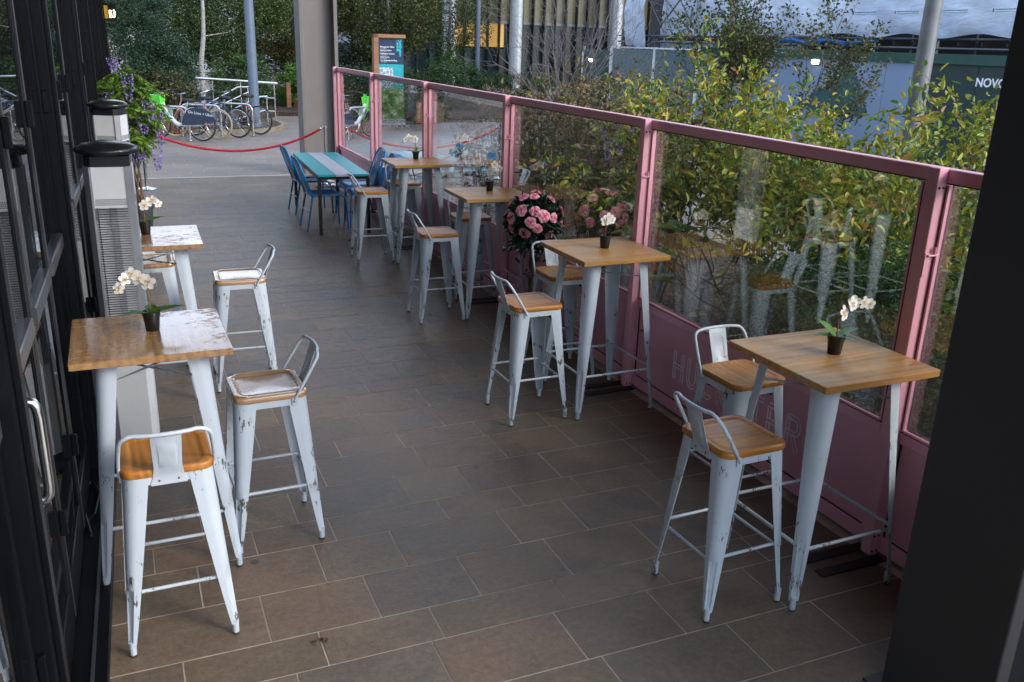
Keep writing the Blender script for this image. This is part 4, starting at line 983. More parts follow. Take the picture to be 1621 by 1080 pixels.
# ------------------------------------------------------------------ pink rose tree
def rose_tree():
    o = empty('rose_tree', (2.80, 6.02, 0), label='artificial rose tree ball of pink roses on a twisted stem in a dark pot', category='plant')
    MB().lathe([(0, 0), (.095, 0), (.10, .01), (.125, .20), (.132, .205), (.134, .235), (.122, .235), (.118, .20), (0, .195)], 32).build('pot', M['potblack'], o, ang=40)
    b = MB()
    for k in range(3):
        b.tube([(.014 * cos(z * 14 + k * 2.1), .014 * sin(z * 14 + k * 2.1), z) for z in [.18 + .03 * j for j in range(24)]], [.013 - .0002 * j for j in range(24)], 6, caps=False)
    b.build('stem', M['bark'], o, ang=180)
    rg_ = np.random.default_rng(9); C = np.array([0, 0, .98]); n = 1500
    U = runit(rg_, n); rad = np.array([.19, .19, .165]) * (rg_.uniform(.3, 1, (n, 1)) ** .5); P = C + U * rad - np.array([0, 0, .02])
    low = rg_.uniform(size=n) < .16; P[low] = C + np.stack([rg_.normal(size=low.sum()) * .09, rg_.normal(size=low.sum()) * .09, -.16 - abs(rg_.normal(size=low.sum())) * .05], 1)
    D = U + runit(rg_, n) * .7; D[:, 2] -= .35
    leaf_mesh('leaves', P, D, U + runit(rg_, n) * .4, rg_.uniform(.045, .075, n), rg_.uniform(.022, .036, n), palette(rg_, n, [((.008, .024, .012), 4), ((.014, .045, .02), 3), ((.03, .08, .03), 1)]), M['waxy'], o)
    Q = [np.array([0.04, -.02, .40]), np.array([-.03, -.01, .55]), np.array([.03, -.03, .66]), np.array([.0, 0, .3])]
    P = np.concatenate([q + rg_.normal(size=(9, 3)) * .025 for q in Q]); n = len(P); D = runit(rg_, n); D[:, 2] -= .5
    leaf_mesh('stem_leaves', P, D, runit(rg_, n), rg_.uniform(.04, .06, n), rg_.uniform(.02, .03, n), palette(rg_, n, [((.015, .05, .02), 4), ((.03, .08, .03), 1)]), M['waxy'], o)
    pinks = [plain('rose_petal_' + nm, c_, .55, var=.12, scale=30) for nm, c_ in (('outer', (.95, .43, .53)), ('mid', (.92, .27, .38)), ('heart', (.65, .08, .14)))]
    dirs = [(-.05, -.95, .25), (.35, -.9, .15), (.9, -.35, .25), (.25, -.75, -.55), (-.15, -.3, .95), (-.75, -.55, .45), (-.95, -.2, .05), (-.35, -.85, .45), (.55, -.3, .8), (-.5, -.85, .0), (.75, -.6, -.2), (-.45, -.1, .85),
            (.98, -.05, -.25), (-.98, -.15, -.45), (-.25, -.9, -.25), (.1, .1, 1), (-.7, .5, .4), (.6, .6, .4), (0, .95, .1), (.9, .4, -.1), (-.9, .4, -.1), (.35, .8, -.4), (-.3, .75, .55), (-.62, -.6, -.5)]
    for k, d in enumerate(dirs):
        d = Vector(d).normalized(); c_ = Vector((0, 0, .98)) + Vector((d.x * .195, d.y * .195, d.z * .165)); b = MB(); sz = random.Random(k).uniform(.040, .056)
        c_ = c_ + d * .012
        for (rr, n_, cup, ci, off, wd) in ((1.0, 6, .30, 0, 0, .95), (.86, 5, .75, 0, .25, .9), (.66, 5, 1.35, 1, .35, .9), (.45, 4, 2.2, 1, .40, .9), (.27, 3, 3.4, 2, .42, .95)):
            b.cur = ci; petal_fan(b, c_ + d * sz * off * .5, d, (0.1, .2, 1), sz * rr, n_, cup, wd, k + rr * 7)
        b.build('rose_flower', pinks, o, ang=180)
rose_tree()

# ------------------------------------------------------------------ wisteria in a grey pot
def wisteria():
    o = empty('wisteria_plant', (.13, 10.55, 0), label='artificial wisteria with purple hanging blooms in a slate grey pot', category='plant')
    MB().lathe([(0, 0), (.075, 0), (.08, .005), (.118, .36), (.13, .362), (.133, .42), (.122, .42), (.115, .39), (0, .38)], 28).build('pot', M['potgrey'], o, ang=40)
    b = MB()
    for k in range(4):
        b.tube([(.03 * cos(z * 7 + k * 1.6) - .04 * (z - .4), .03 * sin(z * 7 + k * 1.6), z) for z in [.35 + .07 * j for j in range(16)]], [.012 - .0004 * j for j in range(16)], 6, caps=False)
    b.build('twisted_stem', plain('vine_bark', (.14, .085, .055), .8, var=.3, scale=30, bmp=.3), o, ang=180)
    rg_ = np.random.default_rng(4); P = []; D = []; Nn = []; tw = MB()
    for k in range(150):
        u = runit(rg_, 1)[0] * rg_.uniform(.3, 1) ** .5; z0 = 1.42 + u[2] * .46; c_ = np.array([-.05 + u[0] * (.25 if z0 < 1.75 else .2), u[1] * .26, z0])
        if z0 < 1.15: c_[0] = abs(c_[0]) * .8 + .02
        d = np.array([u[0], u[1], -.35 + rg_.uniform(-.3, .4)]); d /= np.linalg.norm(d); s_ = np.cross(d, [0, 0, 1]); s_ /= np.linalg.norm(s_); ln = rg_.uniform(.13, .2)
        tw.tube([tuple(c_), tuple(c_ + d * ln)], [.002, .001], 4, caps=False)
        for j in range(1, 7):
            for sg in (-1, 1):
                P.append(c_ + d * ln * j / 6.5); D.append(d * .45 + s_ * sg); Nn.append([0, 0, 1] + rg_.normal(size=3) * .25)
        P.append(c_ + d * ln); D.append(d); Nn.append([0, 0, 1])
    tw.build('leaf_stalks', plain('leaf_stalk_green', (.12, .2, .04), .5), o, ang=180); n = len(P)
    leaf_mesh('leaves', P, D, Nn, rg_.uniform(.06, .09, n), rg_.uniform(.028, .04, n), palette(rg_, n, [((.16, .30, .045), 3), ((.26, .42, .07), 3), ((.09, .19, .03), 2)]), M['leafy'], o)
    pm = M['petal']
    for (x, yy, z, ln) in [(-.02, -.25, 1.80, .28), (.16, -.2, 1.52, .22), (.25, -.16, 1.40, .33), (-.10, -.27, 1.42, .30), (.20, -.2, 1.10, .30), (-.22, -.15, 1.62, .2), (.05, -.25, 1.08, .18), (-.14, -.2, 1.96, .14), (.10, -.24, 1.35, .16), (-.04, -.1, 1.05, .2), (.15, .2, 1.5, .3), (-.2, .2, 1.5, .3)]:
        nn = int(ln * 640); t_ = rg_.uniform(0, 1, nn); rr = .044 * (1 - t_) ** .6 + .008; a = rg_.uniform(0, 2 * pi, nn); P = np.stack([x + rr * np.cos(a), yy + rr * np.sin(a), z - ln * t_], 1); D = np.stack([np.cos(a), np.sin(a), -.4 + 0 * a], 1) + rg_.normal(size=(nn, 3)) * .4
        leaf_mesh('flower_raceme', P, D, runit(rg_, nn), rg_.uniform(.014, .024, nn), rg_.uniform(.013, .02, nn), palette(rg_, nn, [((.36, .22, .72), 3), ((.50, .36, .85), 3), ((.70, .60, .9), 1), ((.12, .06, .33), 1)]), pm, o, six=False)
wisteria()
# ------------------------------------------------------------------ stanchions and rope
def stanchion(x, yy, lb):
    o = empty('rope_stanchion', (x, yy, 0), label=lb, category='stanchion', group='chrome rope stanchions')
    MB().lathe([(0, 0), (.155, 0), (.16, .006), (.155, .014), (.06, .03), (.03, .036), (0, .036)], 36).build('base', M['steel'], o)
    MB().lathe([(.021, .03), (.021, .86)], 20).build('post', M['steel'], o)
    b = MB(); b.lathe([(.021, .86), (.03, .862), (.03, .89), (.022, .895), (.022, .915), (.028, .918), (.028, .925), (.0, .93)], 20); b.tube([(.038 * cos(a), .038 * sin(a), .875) for a in [2 * pi * k / 16 for k in range(16)]], .004, 6, closed=True)
    b.build('collar', M['steel'], o); return o
stanchion(.27, 14.2, 'chrome rope stanchion behind the wisteria'); stanchion(2.935, 14.2, 'chrome rope stanchion in front of the far grey column')
rp = empty('barrier_rope', (0, 14.2, 0), label='red twisted barrier rope hanging between the two chrome stanchions', category='rope')
xa, xb, za, zm = .33, 2.86, .845, .535; b = MB(); n_ = 150
def rope_c(t): u = 2 * t - 1.0; return Vector((xa + (xb - xa) * t, 0, zm + (za - zm) * (math.cosh(1.1 * u) - 1) / (math.cosh(1.1) - 1)))
for s_ in range(3):
    P = []
    for k in range(n_ + 1):
        t = k / n_; p = rope_c(t); d = (rope_c(min(1, t + .01)) - rope_c(max(0, t - .01))).normalized(); w = Vector((0, 1, 0)); u = d.cross(w); a = t * 2 * pi * 26 + s_ * 2 * pi / 3
        P.append(p + (u * cos(a) + w * sin(a)) * .0105)
    b.tube(P, .0105, 6)
b.build('twisted_cord', plain('red_rope', (.50, .010, .035), .6, var=.2, scale=40, bmp=.3), rp, ang=80)
b = MB()
for sx, x0, x1 in ((1, .30, .335), (-1, 2.855, 2.90)): b.tube([(x0, 0, .86), (x1, 0, .845)], .014, 10); b.tube([((x0 + x1) / 2 + .012 * cos(a), 0, .865 + .012 * sin(a)) for a in [2 * pi * k / 12 for k in range(12)]], .003, 5, closed=True)
b.build('end_hook', M['steel'], rp)

# ------------------------------------------------------------------ bicycles
def bicycle(name, x, yy, rz, col, lb, tyre=(.015, .015, .016), wr=.33, hire=False, guard=True, bars=0, dy=0):
    o = empty(name, (x, yy, 0), rz, label=lb, category='bicycle', group='bicycles parked at the steel racks'); wb = 1.04
    fm = plain(name + '_paint', col, .35); tm = plain('tyre_' + lb[:6], tyre, .7)
    for wx in (0, wb):
        w = empty('wheel', (wx, 0, wr)); w.parent = o
        MB().tube([((wr - .019) * cos(a), 0, (wr - .019) * sin(a)) for a in [2 * pi * k / 44 for k in range(44)]], .019, 8, closed=True).build('tyre', tm, w)
        MB().tube([((wr - .042) * cos(a), 0, (wr - .042) * sin(a)) for a in [2 * pi * k / 44 for k in range(44)]], .008, 6, closed=True).build('rim', M['steel'], w)
        b = MB()
        for k in range(20): a = 2 * pi * k / 20; sg = 1 if k % 2 else -1; b.tube([(.02 * cos(a + .6), .022 * sg, .02 * sin(a + .6)), ((wr - .045) * cos(a), 0, (wr - .045) * sin(a))], .0015, 4)
        b.tube([(0, -.05, 0), (0, .05, 0)], .018, 8); b.build('spokes', M['steel'], w)
    H = Vector; bb = H((.44, 0, .28)); st_ = H((.30, 0, .74)); hd_ = H((.84, 0, .80)); hb = H((.90, 0, .64)); fa_ = H((wb, 0, wr)); ra = H((0, 0, wr))
    if hire:
        MB().tube([(.90, 0, .80), (.82, 0, .66), (.70, 0, .47), (.60, 0, .36), (.50, 0, .32), (.30, 0, .33), (0, 0, .34)], [.045, .05, .052, .048, .045, .04, .028], 12, flat=(1, .8)).build('frame', plain('hire_frame_white', (.66, .69, .74), .3), o, ang=80)
        MB().tube([(.40, 0, .33), (.33, 0, .62), (.31, 0, .74)], .022, 10).build('seat_tube', M['steel'], o)
        MB().tube([(.90, 0, .86), (.96, 0, .60), (wb, .055, wr)], [.03, .026, .016], 8).build('fork', M['blackmetal'], o)
        g = plain('hire_bright_green', (.10, .62, .06), .4)
        rg0 = [(.86, -.08, .70), (.86, .08, .70), (.86, .12, .92), (.86, -.12, .92)]; rg1 = [(1.08, -.10, .74), (1.08, .10, .74), (1.22, .16, .93), (1.22, -.16, .93)]
        MB().loft([rg0, rg1]).build('basket', g, o); MB().tube([(.93, 0, .62), (.87, 0, .80), (.855, 0, .98)], [.05, .045, .04], 10).build('head_cover', g, o)
        MB().bevbox((.70, 0, .60), (.10, .05, .20), .01, 0).build('phone_panel', plain('panel_grey', (.3, .33, .38), .4), o)
        c_ = [(.44 - .0, .33), (.40, .50), (.28, .655), (.10, .70), (-.10, .69), (-.25, .61), (-.345, .47), (-.36, .42), (-.26, .43), (.0, .36), (.2, .33)]
        mg = MB(); Mx = Matrix.Rotation(pi / 2, 4, 'X'); mg.prism(c_[::-1], -.045, .045, Mx); gd = mg.build('rear_guard', plain('hire_navy_guard', (.022, .04, .08), .4), o)
        # lettering on the side that faces the terrace
        wt = plain('decal_white', (.8, .8, .8), .5); gt = plain('decal_green', (.15, .5, .12), .5)
        text_obj('On Lime + Uber', .085, (-.02, .0475, .58), (pi / 2, R(6), pi), wt, gd)
        text_obj('Lime', .17, (.735, .050, .53), (pi / 2, R(-52), pi), gt, o)
        MB().tube([(.44, -.1, .3), (.44, .1, .3), (.47, .12, .2)], .012, 6).build('crank', M['blackmetal'], o)
        MB().tube([(.34, .06, .3), (.30, .12, .01)], .01, 6).build('kick_stand', M['blackmetal'], o)
    else:
        b = MB()
        for p, q, r in ((bb, st_, .014), (st_, hd_, .0135), (bb, hb, .016), (hd_, hb, .017)): b.tube([p, q], r, 10)
        for sg in (-.045, .045):
            b.tube([bb + H((0, sg * .3, 0)), ra + H((0, sg, 0))], .009, 8); b.tube([st_ + H((0, sg * .2, -.03)), ra + H((0, sg, 0))], .008, 8)
        b.build('frame', fm, o)
        b = MB()
        for sg in (-.045, .045): b.tube([hb, hb + H((.02, sg, -.05)), fa_ + H((-.02, sg, .10)), fa_ + H((0, sg, 0))], .010, 8)
        b.build('fork', fm, o)
        b = MB(); b.lathe([(.085, -.004), (.09, 0), (.085, .004)], 24); 
        ck = MB(); Mx = Matrix.Translation((.44, -.055, .28)) @ Matrix.Rotation(pi / 2, 4, 'X'); ck.loft([[Mx @ Vector((r * cos(a), r * sin(a), h)) for a in [2 * pi * k / 20 for k in range(20)]] for r, h in ((.08, -.003), (.09, 0), (.08, .003))])
        ck.tube([(.44, -.06, .28), (.50, -.07, .13)], .008, 6); ck.tube([(.44, .06, .28), (.38, .07, .43)], .008, 6); ck.bevbox((.50, -.12, .125), (.09, .09, .02), .004); ck.bevbox((.38, .12, .435), (.09, .09, .02), .004)
        ck.tube([(.44, -.055, .37), (0, -.055, wr + .035)], .004, 4); ck.tube([(.44, -.055, .19), (0, -.055, wr - .035)], .004, 4)
        ck.build('crank_and_chain', M['blackmetal'], o)
        if guard:
            for wx in (0, wb): MB().tube([(wx + (wr + .02) * cos(a), 0, wr + (wr + .02) * sin(a)) for a in [R(25 + 150 * k / 14) if wx == 0 else R(-5 + 130 * k / 14) for k in range(15)]], .02, 8, flat=(.25, 1.2)).build('mudguard', M['rubber'], o)
            b = MB(); b.bevbox((-.08, 0, .73), (.36, .11, .012), .003); b.tube([(-.2, .05, .72), (0, .05, wr)], .005, 6); b.tube([(-.2, -.05, .72), (0, -.05, wr)], .005, 6); b.build('luggage_rack', M['blackmetal'], o)
            MB().bevbox((-.28, 0, .70), (.02, .06, .035), .004).build('rear_reflector', plain('red_reflector', (.5, .02, .02), .3), o)
    hz = .98 if hire else .93; hx = .855 if hire else .83
    MB().tube([(hd_.x, 0, .80), (hx, 0, hz)], .014, 8).build('stem', M['blackmetal'] if hire else M['steel'], o)
    P = [(hx - .14, -.30, hz + .05), (hx - .05, -.26, hz + .06), (hx + .03, -.1, hz + .02), (hx + .02, 0, hz), (hx + .03, .1, hz + .02), (hx - .05, .26, hz + .06), (hx - .14, .30, hz + .05)]
    if bars == 1: P = [(hx - .02, -.30, hz + .02), (hx, -.15, hz + .01), (hx + .02, 0, hz), (hx, .15, hz + .01), (hx - .02, .30, hz + .02)]
    hb_ = MB().tube(P, .012, 8).build('handlebar', M['steel'] if not hire else M['blackmetal'], o); b = MB()
    for k, j in ((0, 1), (-1, -2)): b.tube([P[k], tuple(Vector(P[k]).lerp(Vector(P[j]), .8))], .018, 8)
    b.build('grips', M['rubber'], hb_)
    zs = .86 if not hire else .84; MB().tube([(st_.x, 0, st_.z - .05), (st_.x - .03, 0, zs - .02)], .013, 8).build('seat_post', M['steel'], o)
    MB().loft([[(st_.x - .03 + t, u * w, zs + h * (1 - .4 * u * u)) for u, h in ((-1, 0), (-.5, .035), (0, .045), (.5, .035), (1, 0), (.5, -.03), (-.5, -.03))] for t, w in ((-.15, .06), (-.12, .085), (-.04, .07), (.04, .03), (.13, .018), (.14, .01))]).build('saddle', M['rubber'], o, ang=60)
    return o
hd0 = R(180 - 33)
bicycle('hire_bicycle', 1.60, 20.48, hd0, (.6, .6, .6), 'green and white hire bicycle with navy rear wheel guard, nearest of the parked bicycles', hire=True)
bicycle('bicycle', 1.98, 20.85, hd0, (.42, .2, .22), 'bicycle with tan tyres just behind the green and white hire bicycle', (.36, .29, .18), bars=1, guard=False)
bicycle('bicycle', 2.42, 21.1, hd0, (.02, .06, .17), 'dark blue bicycle with mudguards and luggage rack, right of the tan-tyred one')
bicycle('bicycle', 2.98, 21.75, hd0, (.10, .10, .11), 'grey bicycle farthest right, its thin rear wheel by the lamp post', bars=1, guard=False)
for x, yy, lb in ((1.36, 20.62, 'steel bicycle stand nearest the camera, behind the hire bicycle frame'), (2.06, 21.05, 'steel bicycle stand in the middle of the row'), (2.80, 21.50, 'steel bicycle stand at the right end of the row by the lamp post')):
    o = empty('bicycle_stand', (x, yy, 0), hd0, label=lb, category='bicycle stand', group='steel bicycle stands')
    MB().tube([(0, 0, 0), (0, 0, .56)] + [(.14 - .14 * cos(a), 0, .56 + .14 * sin(a)) for a in (R(20), R(45), R(70), R(90))] + [(.80, 0, .70)] + [(.80 + .14 * sin(a), 0, .56 + .14 * cos(a)) for a in (R(25), R(50), R(75))] + [(.94, 0, .56), (.94, 0, 0)], .025, 12).build('hoop', M['steel'], o, ang=80)
    b = MB(); b.lathe([(.06, .0), (.06, .006), (.03, .01)], 16); b.lathe([(.06, .0), (.06, .006), (.03, .01)], 16, (.94, 0, 0)); b.build('floor_flange', M['steel'], o)

# ------------------------------------------------------------------ kerbed bed, lamp post, handrails
bp = [(.2, 22.15), (1.4, 21.95), (2.4, 21.9), (3.1, 22.1), (3.6, 22.6), (3.85, 23.3), (3.85, 24.2), (3.6, 24.9), (.2, 24.9)]
MB().prism(bp, -.02, .10).build('bed_kerb_stone', kb, kind='structure')
bi = [(.3, 22.27), (1.4, 22.07), (2.4, 22.02), (3.05, 22.2), (3.5, 22.67), (3.73, 23.3), (3.73, 24.1), (3.5, 24.8), (.3, 24.8)]
MB().prism(bi, .06, .115).build('bark_bed', MULCH, kind='structure')
MB().prism([(-6, 24.9), (3.3, 24.9), (4.2, 27.0), (5.5, 27.0), (6.3, 25.2), (9.5, 25.6), (12, 27), (22, 31), (22, 37), (-6, 37)], -.02, .10).build('garden_bed', MULCH, kind='structure')
o = empty('timber_edging', (.55, 21.98, 0), label='low reddish timber log edging behind the hire bicycle', category='edging'); b = MB()
for k in range(12): b.bevbox((.088 * k, -.012 * k * 0, .15), (.078, .07, .30 + .015 * sin(k * 3)), .008)
b.build('logs', wood('edging_timber', (.10, .03, .015), (.2, .075, .035), (.6, .8), 10), o)
def lamp_post(name, x, yy, r, h, mat, lb):
    o = empty(name, (x, yy, 0), label=lb, category='lamp post', group='street lamp posts around the square')
    MB().lathe([(r, 0), (r * .98, 1), (r * .7, h)], 24).build('pole', mat, o)
    MB().lathe([(r * 1.7, 0), (r * 1.7, .02), (r, .022)], 24).build('base_plate', mat, o)
    b = MB(); b.bevbox((.25, 0, h + .04), (.7, .22, .07), .02); b.build('lamp_head', mat, o)
lamp_post('lamp_post', 2.985, 22.45, .118, 7.2, M['lamp'], 'slate blue lamp post beside the parked bicycles')
lamp_post('lamp_post', 9.03, 8.38, .112, 6.5, plain('pale_grey_pole', (.17, .18, .19), .4, .2), 'big pale grey lamp post in front of the dark green hoarding')
lamp_post('lamp_post', 11.57, 30, .085, 7, M['lamp'], 'thin blue grey lamp post between two pale building columns')
def rail(name, pts, posts_, lb, r=.024, mids=()):
    o = empty(name, (0, 0, 0), label=lb, category='handrail', group='stainless handrails by the ramp')
    MB().tube(pts, r, 12).build('rail', M['steel'], o, ang=60); 
    for (x, yy, z) in posts_: MB().tube([(x, yy, .02), (x, yy, z)], .017, 10).build('post', M['steel'], o)
    for a, c_ in mids: MB().tube([a, c_], .012, 8).build('mid_rail', M['steel'], o)
rail('handrail', [(1.9, 25.1, 1.10), (3.95, 25.0, 1.0)], [(2.3, 25.08, 1.06), (3.0, 25.04, 1.02), (3.86, 25.0, .98)], 'long thick level handrail behind the bicycles', .036, [((3.2, 25.02, .66), (3.86, 25.0, .62)), ((3.2, 25.02, .32), (3.86, 25.0, .28))])
rail('handrail', [(1.95, 24.4, .42), (2.85, 24.4, .92), (3.12, 24.4, .93)], [(2.3, 24.4, .60), (3.1, 24.4, .92)], 'highest of the sloping handrails beside the lamp post')
rail('handrail', [(2.15, 23.8, .42), (3.05, 23.8, .84), (3.28, 23.8, .85)], [(2.6, 23.8, .62), (3.26, 23.8, .84)], 'middle one of the sloping handrails beside the lamp post')
rail('handrail', [(2.6, 23.3, .46), (3.25, 23.3, .76), (3.42, 23.3, .77)], [(2.9, 23.3, .6), (3.40, 23.3, .77)], 'lowest of the sloping handrails, nearest the lamp post', mids=[((2.6, 23.3, .2), (3.4, 23.3, .45))])
tw_ = wood('bench_timber', (.11, .045, .02), (.24, .11, .05), (.55, .75), 8)
o = empty('timber_bench', (5.6, 27.3, 0), -math.atan2(1.5, .8), label='brown timber block bench half hidden by the far grey column', category='bench')
MB().bevbox((0, 0, .34), (2.1, .5, .14), .012).build('seat', tw_, o); MB().bevbox((-.95, 0, .135), (.2, .46, .27), .01).build('end_block', tw_, o); MB().bevbox((.95, 0, .135), (.2, .46, .27), .01).build('end_block', tw_, o)
o = empty('timber_post', (4.9, 29.0, 0), label='upright reddish timber post left of the far grey column', category='post'); MB().bevbox((0, 0, .42), (.14, .14, .84), .01).build('shaft', tw_, o)

# ------------------------------------------------------------------ map sign
s = empty('wayfinding_sign', (6.38, 24.05, 0), R(-6), label='tall brown framed map sign with navy header and teal vertical lettering', category='sign')
rust = wood('rust_brown_timber', (.19, .085, .04), (.33, .16, .075), (.55, .75), 6)
MB().bevbox((.0, 0, 1.25), (.13, .30, 2.17), .006).build('frame_post', rust, s); MB().bevbox((.36, 0, 2.29), (.85, .30, .09), .006).build('frame_top', rust, s)
MB().bevbox((.36, 0, .085), (.80, .34, .17), .01).build('stone_base', plain('pale_stone_base', (.42, .43, .44), .7), s)
navy = plain('navy_panel', (.012, .035, .085), .3); tealp = plain('teal_panel', (.015, .36, .42), .35)
MB().box((.405, -.01, 1.915), (.66, .12, .655)).build('navy_panel', navy, s, smooth=False); MB().box((.405, -.01, 1.2725), (.66, .12, .625)).build('teal_panel', tealp, s, smooth=False)
m, nt, b_ = nmat('street_map_print'); v = coords(nt, (1, 1, 1)); vo = N(nt, 'ShaderNodeTexVoronoi', feature='DISTANCE_TO_EDGE'); vo.inputs['Scale'].default_value = 11; L(nt, v, vo.inputs['Vector'])
L(nt, ramp(nt, vo.outputs['Distance'], [(.0, (.7, .8, .85)), (.08, (.6, .72, .8)), (.12, (.14, .22, .32)), (.45, (.32, .4, .46))]).outputs[0], b_.inputs['Base Color'])
MB().box((.275, -.0725, 1.24), (.36, .005, .52)).build('map_print', m, s, smooth=False)
m, nt, b_ = nmat('meadow_photo_print'); v = coords(nt, (1, 1, 1))
L(nt, ramp(nt, noise(nt, v, 5.5, 5, .6), [(.34, (.02, .05, .02)), (.45, (.07, .2, .03)), (.55, (.14, .32, .06)), (.62, (.5, .55, .5)), (.72, (.55, .18, .28))]).outputs[0], b_.inputs['Base Color'])
MB().box((.405, -.01, .565), (.66, .12, .79)).build('photo_panel', m, s, smooth=False)
wt = plain('sign_white_text', (.72, .75, .78), .5); tt = plain('sign_teal_text', (.02, .55, .62), .5)
for k, (a, c_) in enumerate([('Management Office', '1 min, 100 m'), ('Sheldon Square', '2 mins, 150 m'), ('Paddington Stations', '5 mins, 350 m'), ('Little Venice', '5 mins, 350 m'), ('The Battleship Building', '7 mins, 500 m')]):
    z = 2.02 - k * .085; text_obj(a, .048, (.115, -.0725, z), (pi / 2, 0, 0), wt, s, align='LEFT', bold=.0012); text_obj(c_, .032, (.115, -.0725, z - .037), (pi / 2, 0, 0), wt, s, align='LEFT')
text_obj('Paddington', .095, (.655, -.0725, 2.0), (pi / 2, R(90), 0), tt, s, bold=.003); text_obj('Central', .095, (.585, -.0725, 2.06), (pi / 2, R(90), 0), tt, s, bold=.003)

# ------------------------------------------------------------------ litter bins
s = empty('litter_bins', (8.0, 24.6, 0), label='timber clad double litter bin with orange RECYCLING strip', category='litter bin')
bw = wood('bin_timber', (.16, .10, .06), (.30, .2, .13), (.5, .7), 8, 'X')
for x in (-.2, .24): MB().bevbox((x, 0, .30), (.40, .38, .56), .006).build('bin_body', bw, s)
sm_ = plain('bin_slate_steel', (.06, .10, .12), .3, .3)
MB().bevbox((.02, 0, .835), (1.05, .46, .03), .005).build('canopy', sm_, s)
b = MB()
for x in (-.44, .02, .47): b.box((x, .15, .42), (.035, .03, .80)); b.box((x, -.17, .42), (.035, .03, .80))
b.build('frame', sm_, s, smooth=False); MB().box((-.55, 0, .55), (.16, .36, .5)).build('side_ashtray', sm_, s, smooth=False)
p = MB().box((-.30, -.193, .30), (.105, .006, .56)).build('recycling_strip', plain('orange_strip', (.75, .16, .02), .45), s, smooth=False); text_obj('RECYCLING', .078, (-.30, -.1975, .34), (pi / 2, -pi / 2, 0), wt, p, bold=.002)
p = MB().box((.17, -.193, .30), (.105, .006, .56)).build('general_waste_strip', plain('slate_strip', (.03, .06, .09), .45), s, smooth=False); text_obj('GENERAL WASTE', .068, (.17, -.1975, .31), (pi / 2, -pi / 2, 0), wt, p, bold=.002)

# ------------------------------------------------------------------ projecting shop sign at the end of the doors
s = empty('projecting_sign', (-.02, 14.62, 2.46), label='small projecting black box sign with yellow panel and lit white mark, top left', category='sign')
MB().bevbox((0, 0, .105), (.24, .10, .018), .003).build('box_frame', BK, s); MB().bevbox((0, 0, -.11), (.24, .10, .022), .003).build('box_frame', BK, s); MB().bevbox((.0, .02, 0), (.235, .04, .2), .003).build('box_back', BK, s)
MB().box((-.045, -.012, -.005), (.115, .02, .175)).build('yellow_panel', plain('mustard_panel', (.55, .33, .01), .5), s, smooth=False)
b = MB(); b.bevbox((.045, -.012, -.03), (.035, .02, .10), .008); b.tube([(.082 + .018 * cos(a), -.012, -.025 + .05 * sin(a)) for a in [R(-80 + 20 * k) for k in range(9)]], .009, 8); b.build('lit_mark', emit('warm_white_sign_light', (1, .85, .66), 2.2), s)
MB().bevbox((-.13, .02, .0), (.05, .03, .05), .003).build('bracket', BK, s)
o = empty('concrete_column', (-.1, 30, 0), label='pale ribbed concrete column behind the projecting sign', category='column'); n_ = 60
MB().loft([[((r + .008 * cos(12 * a)) * cos(a), (r + .008 * cos(12 * a)) * sin(a), z) for a in [2 * pi * k / n_ for k in range(n_)]] for r, z in ((.17, 0), (.17, 9))]).build('shaft', plain('pale_concrete', (.46, .50, .52), .6), o)

# ------------------------------------------------------------------ hoarding and scaffold on the right
hx = 16.0
o = empty('hoarding', (hx, 0, 0), label='site hoarding with pale lilac graphic panels, dark triangle and dark green lettered section', category='hoarding')
lil = plain('lilac_print', (.175, .24, .35), .45, var=.06, scale=.7); dg = plain('dark_green_print', (.008, .028, .028), .4); gn = plain('hoarding_green', (.006, .05, .038), .5)
yy = 23.2 - .02
while yy > 15.0: MB().box((0, yy - .61, 1.05), (.03, 1.21, 2.1)).build('lilac_panel', lil, o, smooth=False); yy -= 1.22
while yy > 2: MB().box((0, yy - .61, 1.05), (.03, 1.21, 2.1)).build('green_panel', dg, o, smooth=False); yy -= 1.22
MB().bevbox((-.02, 12.35, 2.20), (.10, 21.4, .20), .004).build('top_fascia', gn, o)
MB().bevbox((.0, 23.2, 1.15), (.10, .12, 2.3), .004).build('end_post', M['white_clean'], o)
def ypoly(pts, x0, x1, name, mat, par):
    b = MB(); b.loft([[(x0, p[0], p[1]) for p in pts], [(x1, p[0], p[1]) for p in pts]]); return b.build(name, mat, par, smooth=False)
ypoly([(17.02, 2.06), (18.55, .95), (17.6, .7), (16.2, .9), (16.55, 1.55)], -.020, -.0165, 'triangle_graphic', plain('graphic_green', (.015, .075, .08), .5), o)
text_obj('NOVOTEL', .235, (-.020, 13.44, 1.77), (pi / 2, 0, -pi / 2), wt, o, align='LEFT', bold=.006)
b = MB(); b.tube([(-.018, 12.62 - .20 * cos(a), 1.33 + .20 * sin(a)) for a in [2 * pi * k / 40 for k in range(40)]], .04, 6, closed=True, flat=(1, 1)); b.build('red_ring', plain('red_logo', (.42, .04, .02), .5), o)
text_obj('HOTEL', .14, (-.020, 13.0, .92), (pi / 2, 0, -pi / 2), wt, o, align='LEFT', bold=.004)
b = MB(); yA, yB, zA, zB = 12.98, 11.6, .42, .74
for c_, d_ in (((-.018, (yA + yB) / 2, zA), (.004, yA - yB, .02)), ((-.018, (yA + yB) / 2, zB), (.004, yA - yB, .02)), ((-.018, yA, (zA + zB) / 2), (.004, .02, zB - zA - .02)), ((-.018, yB, (zA + zB) / 2), (.004, .02, zB - zA - .02))): b.box(c_, d_)
b.build('white_outline', wt, o, smooth=False)
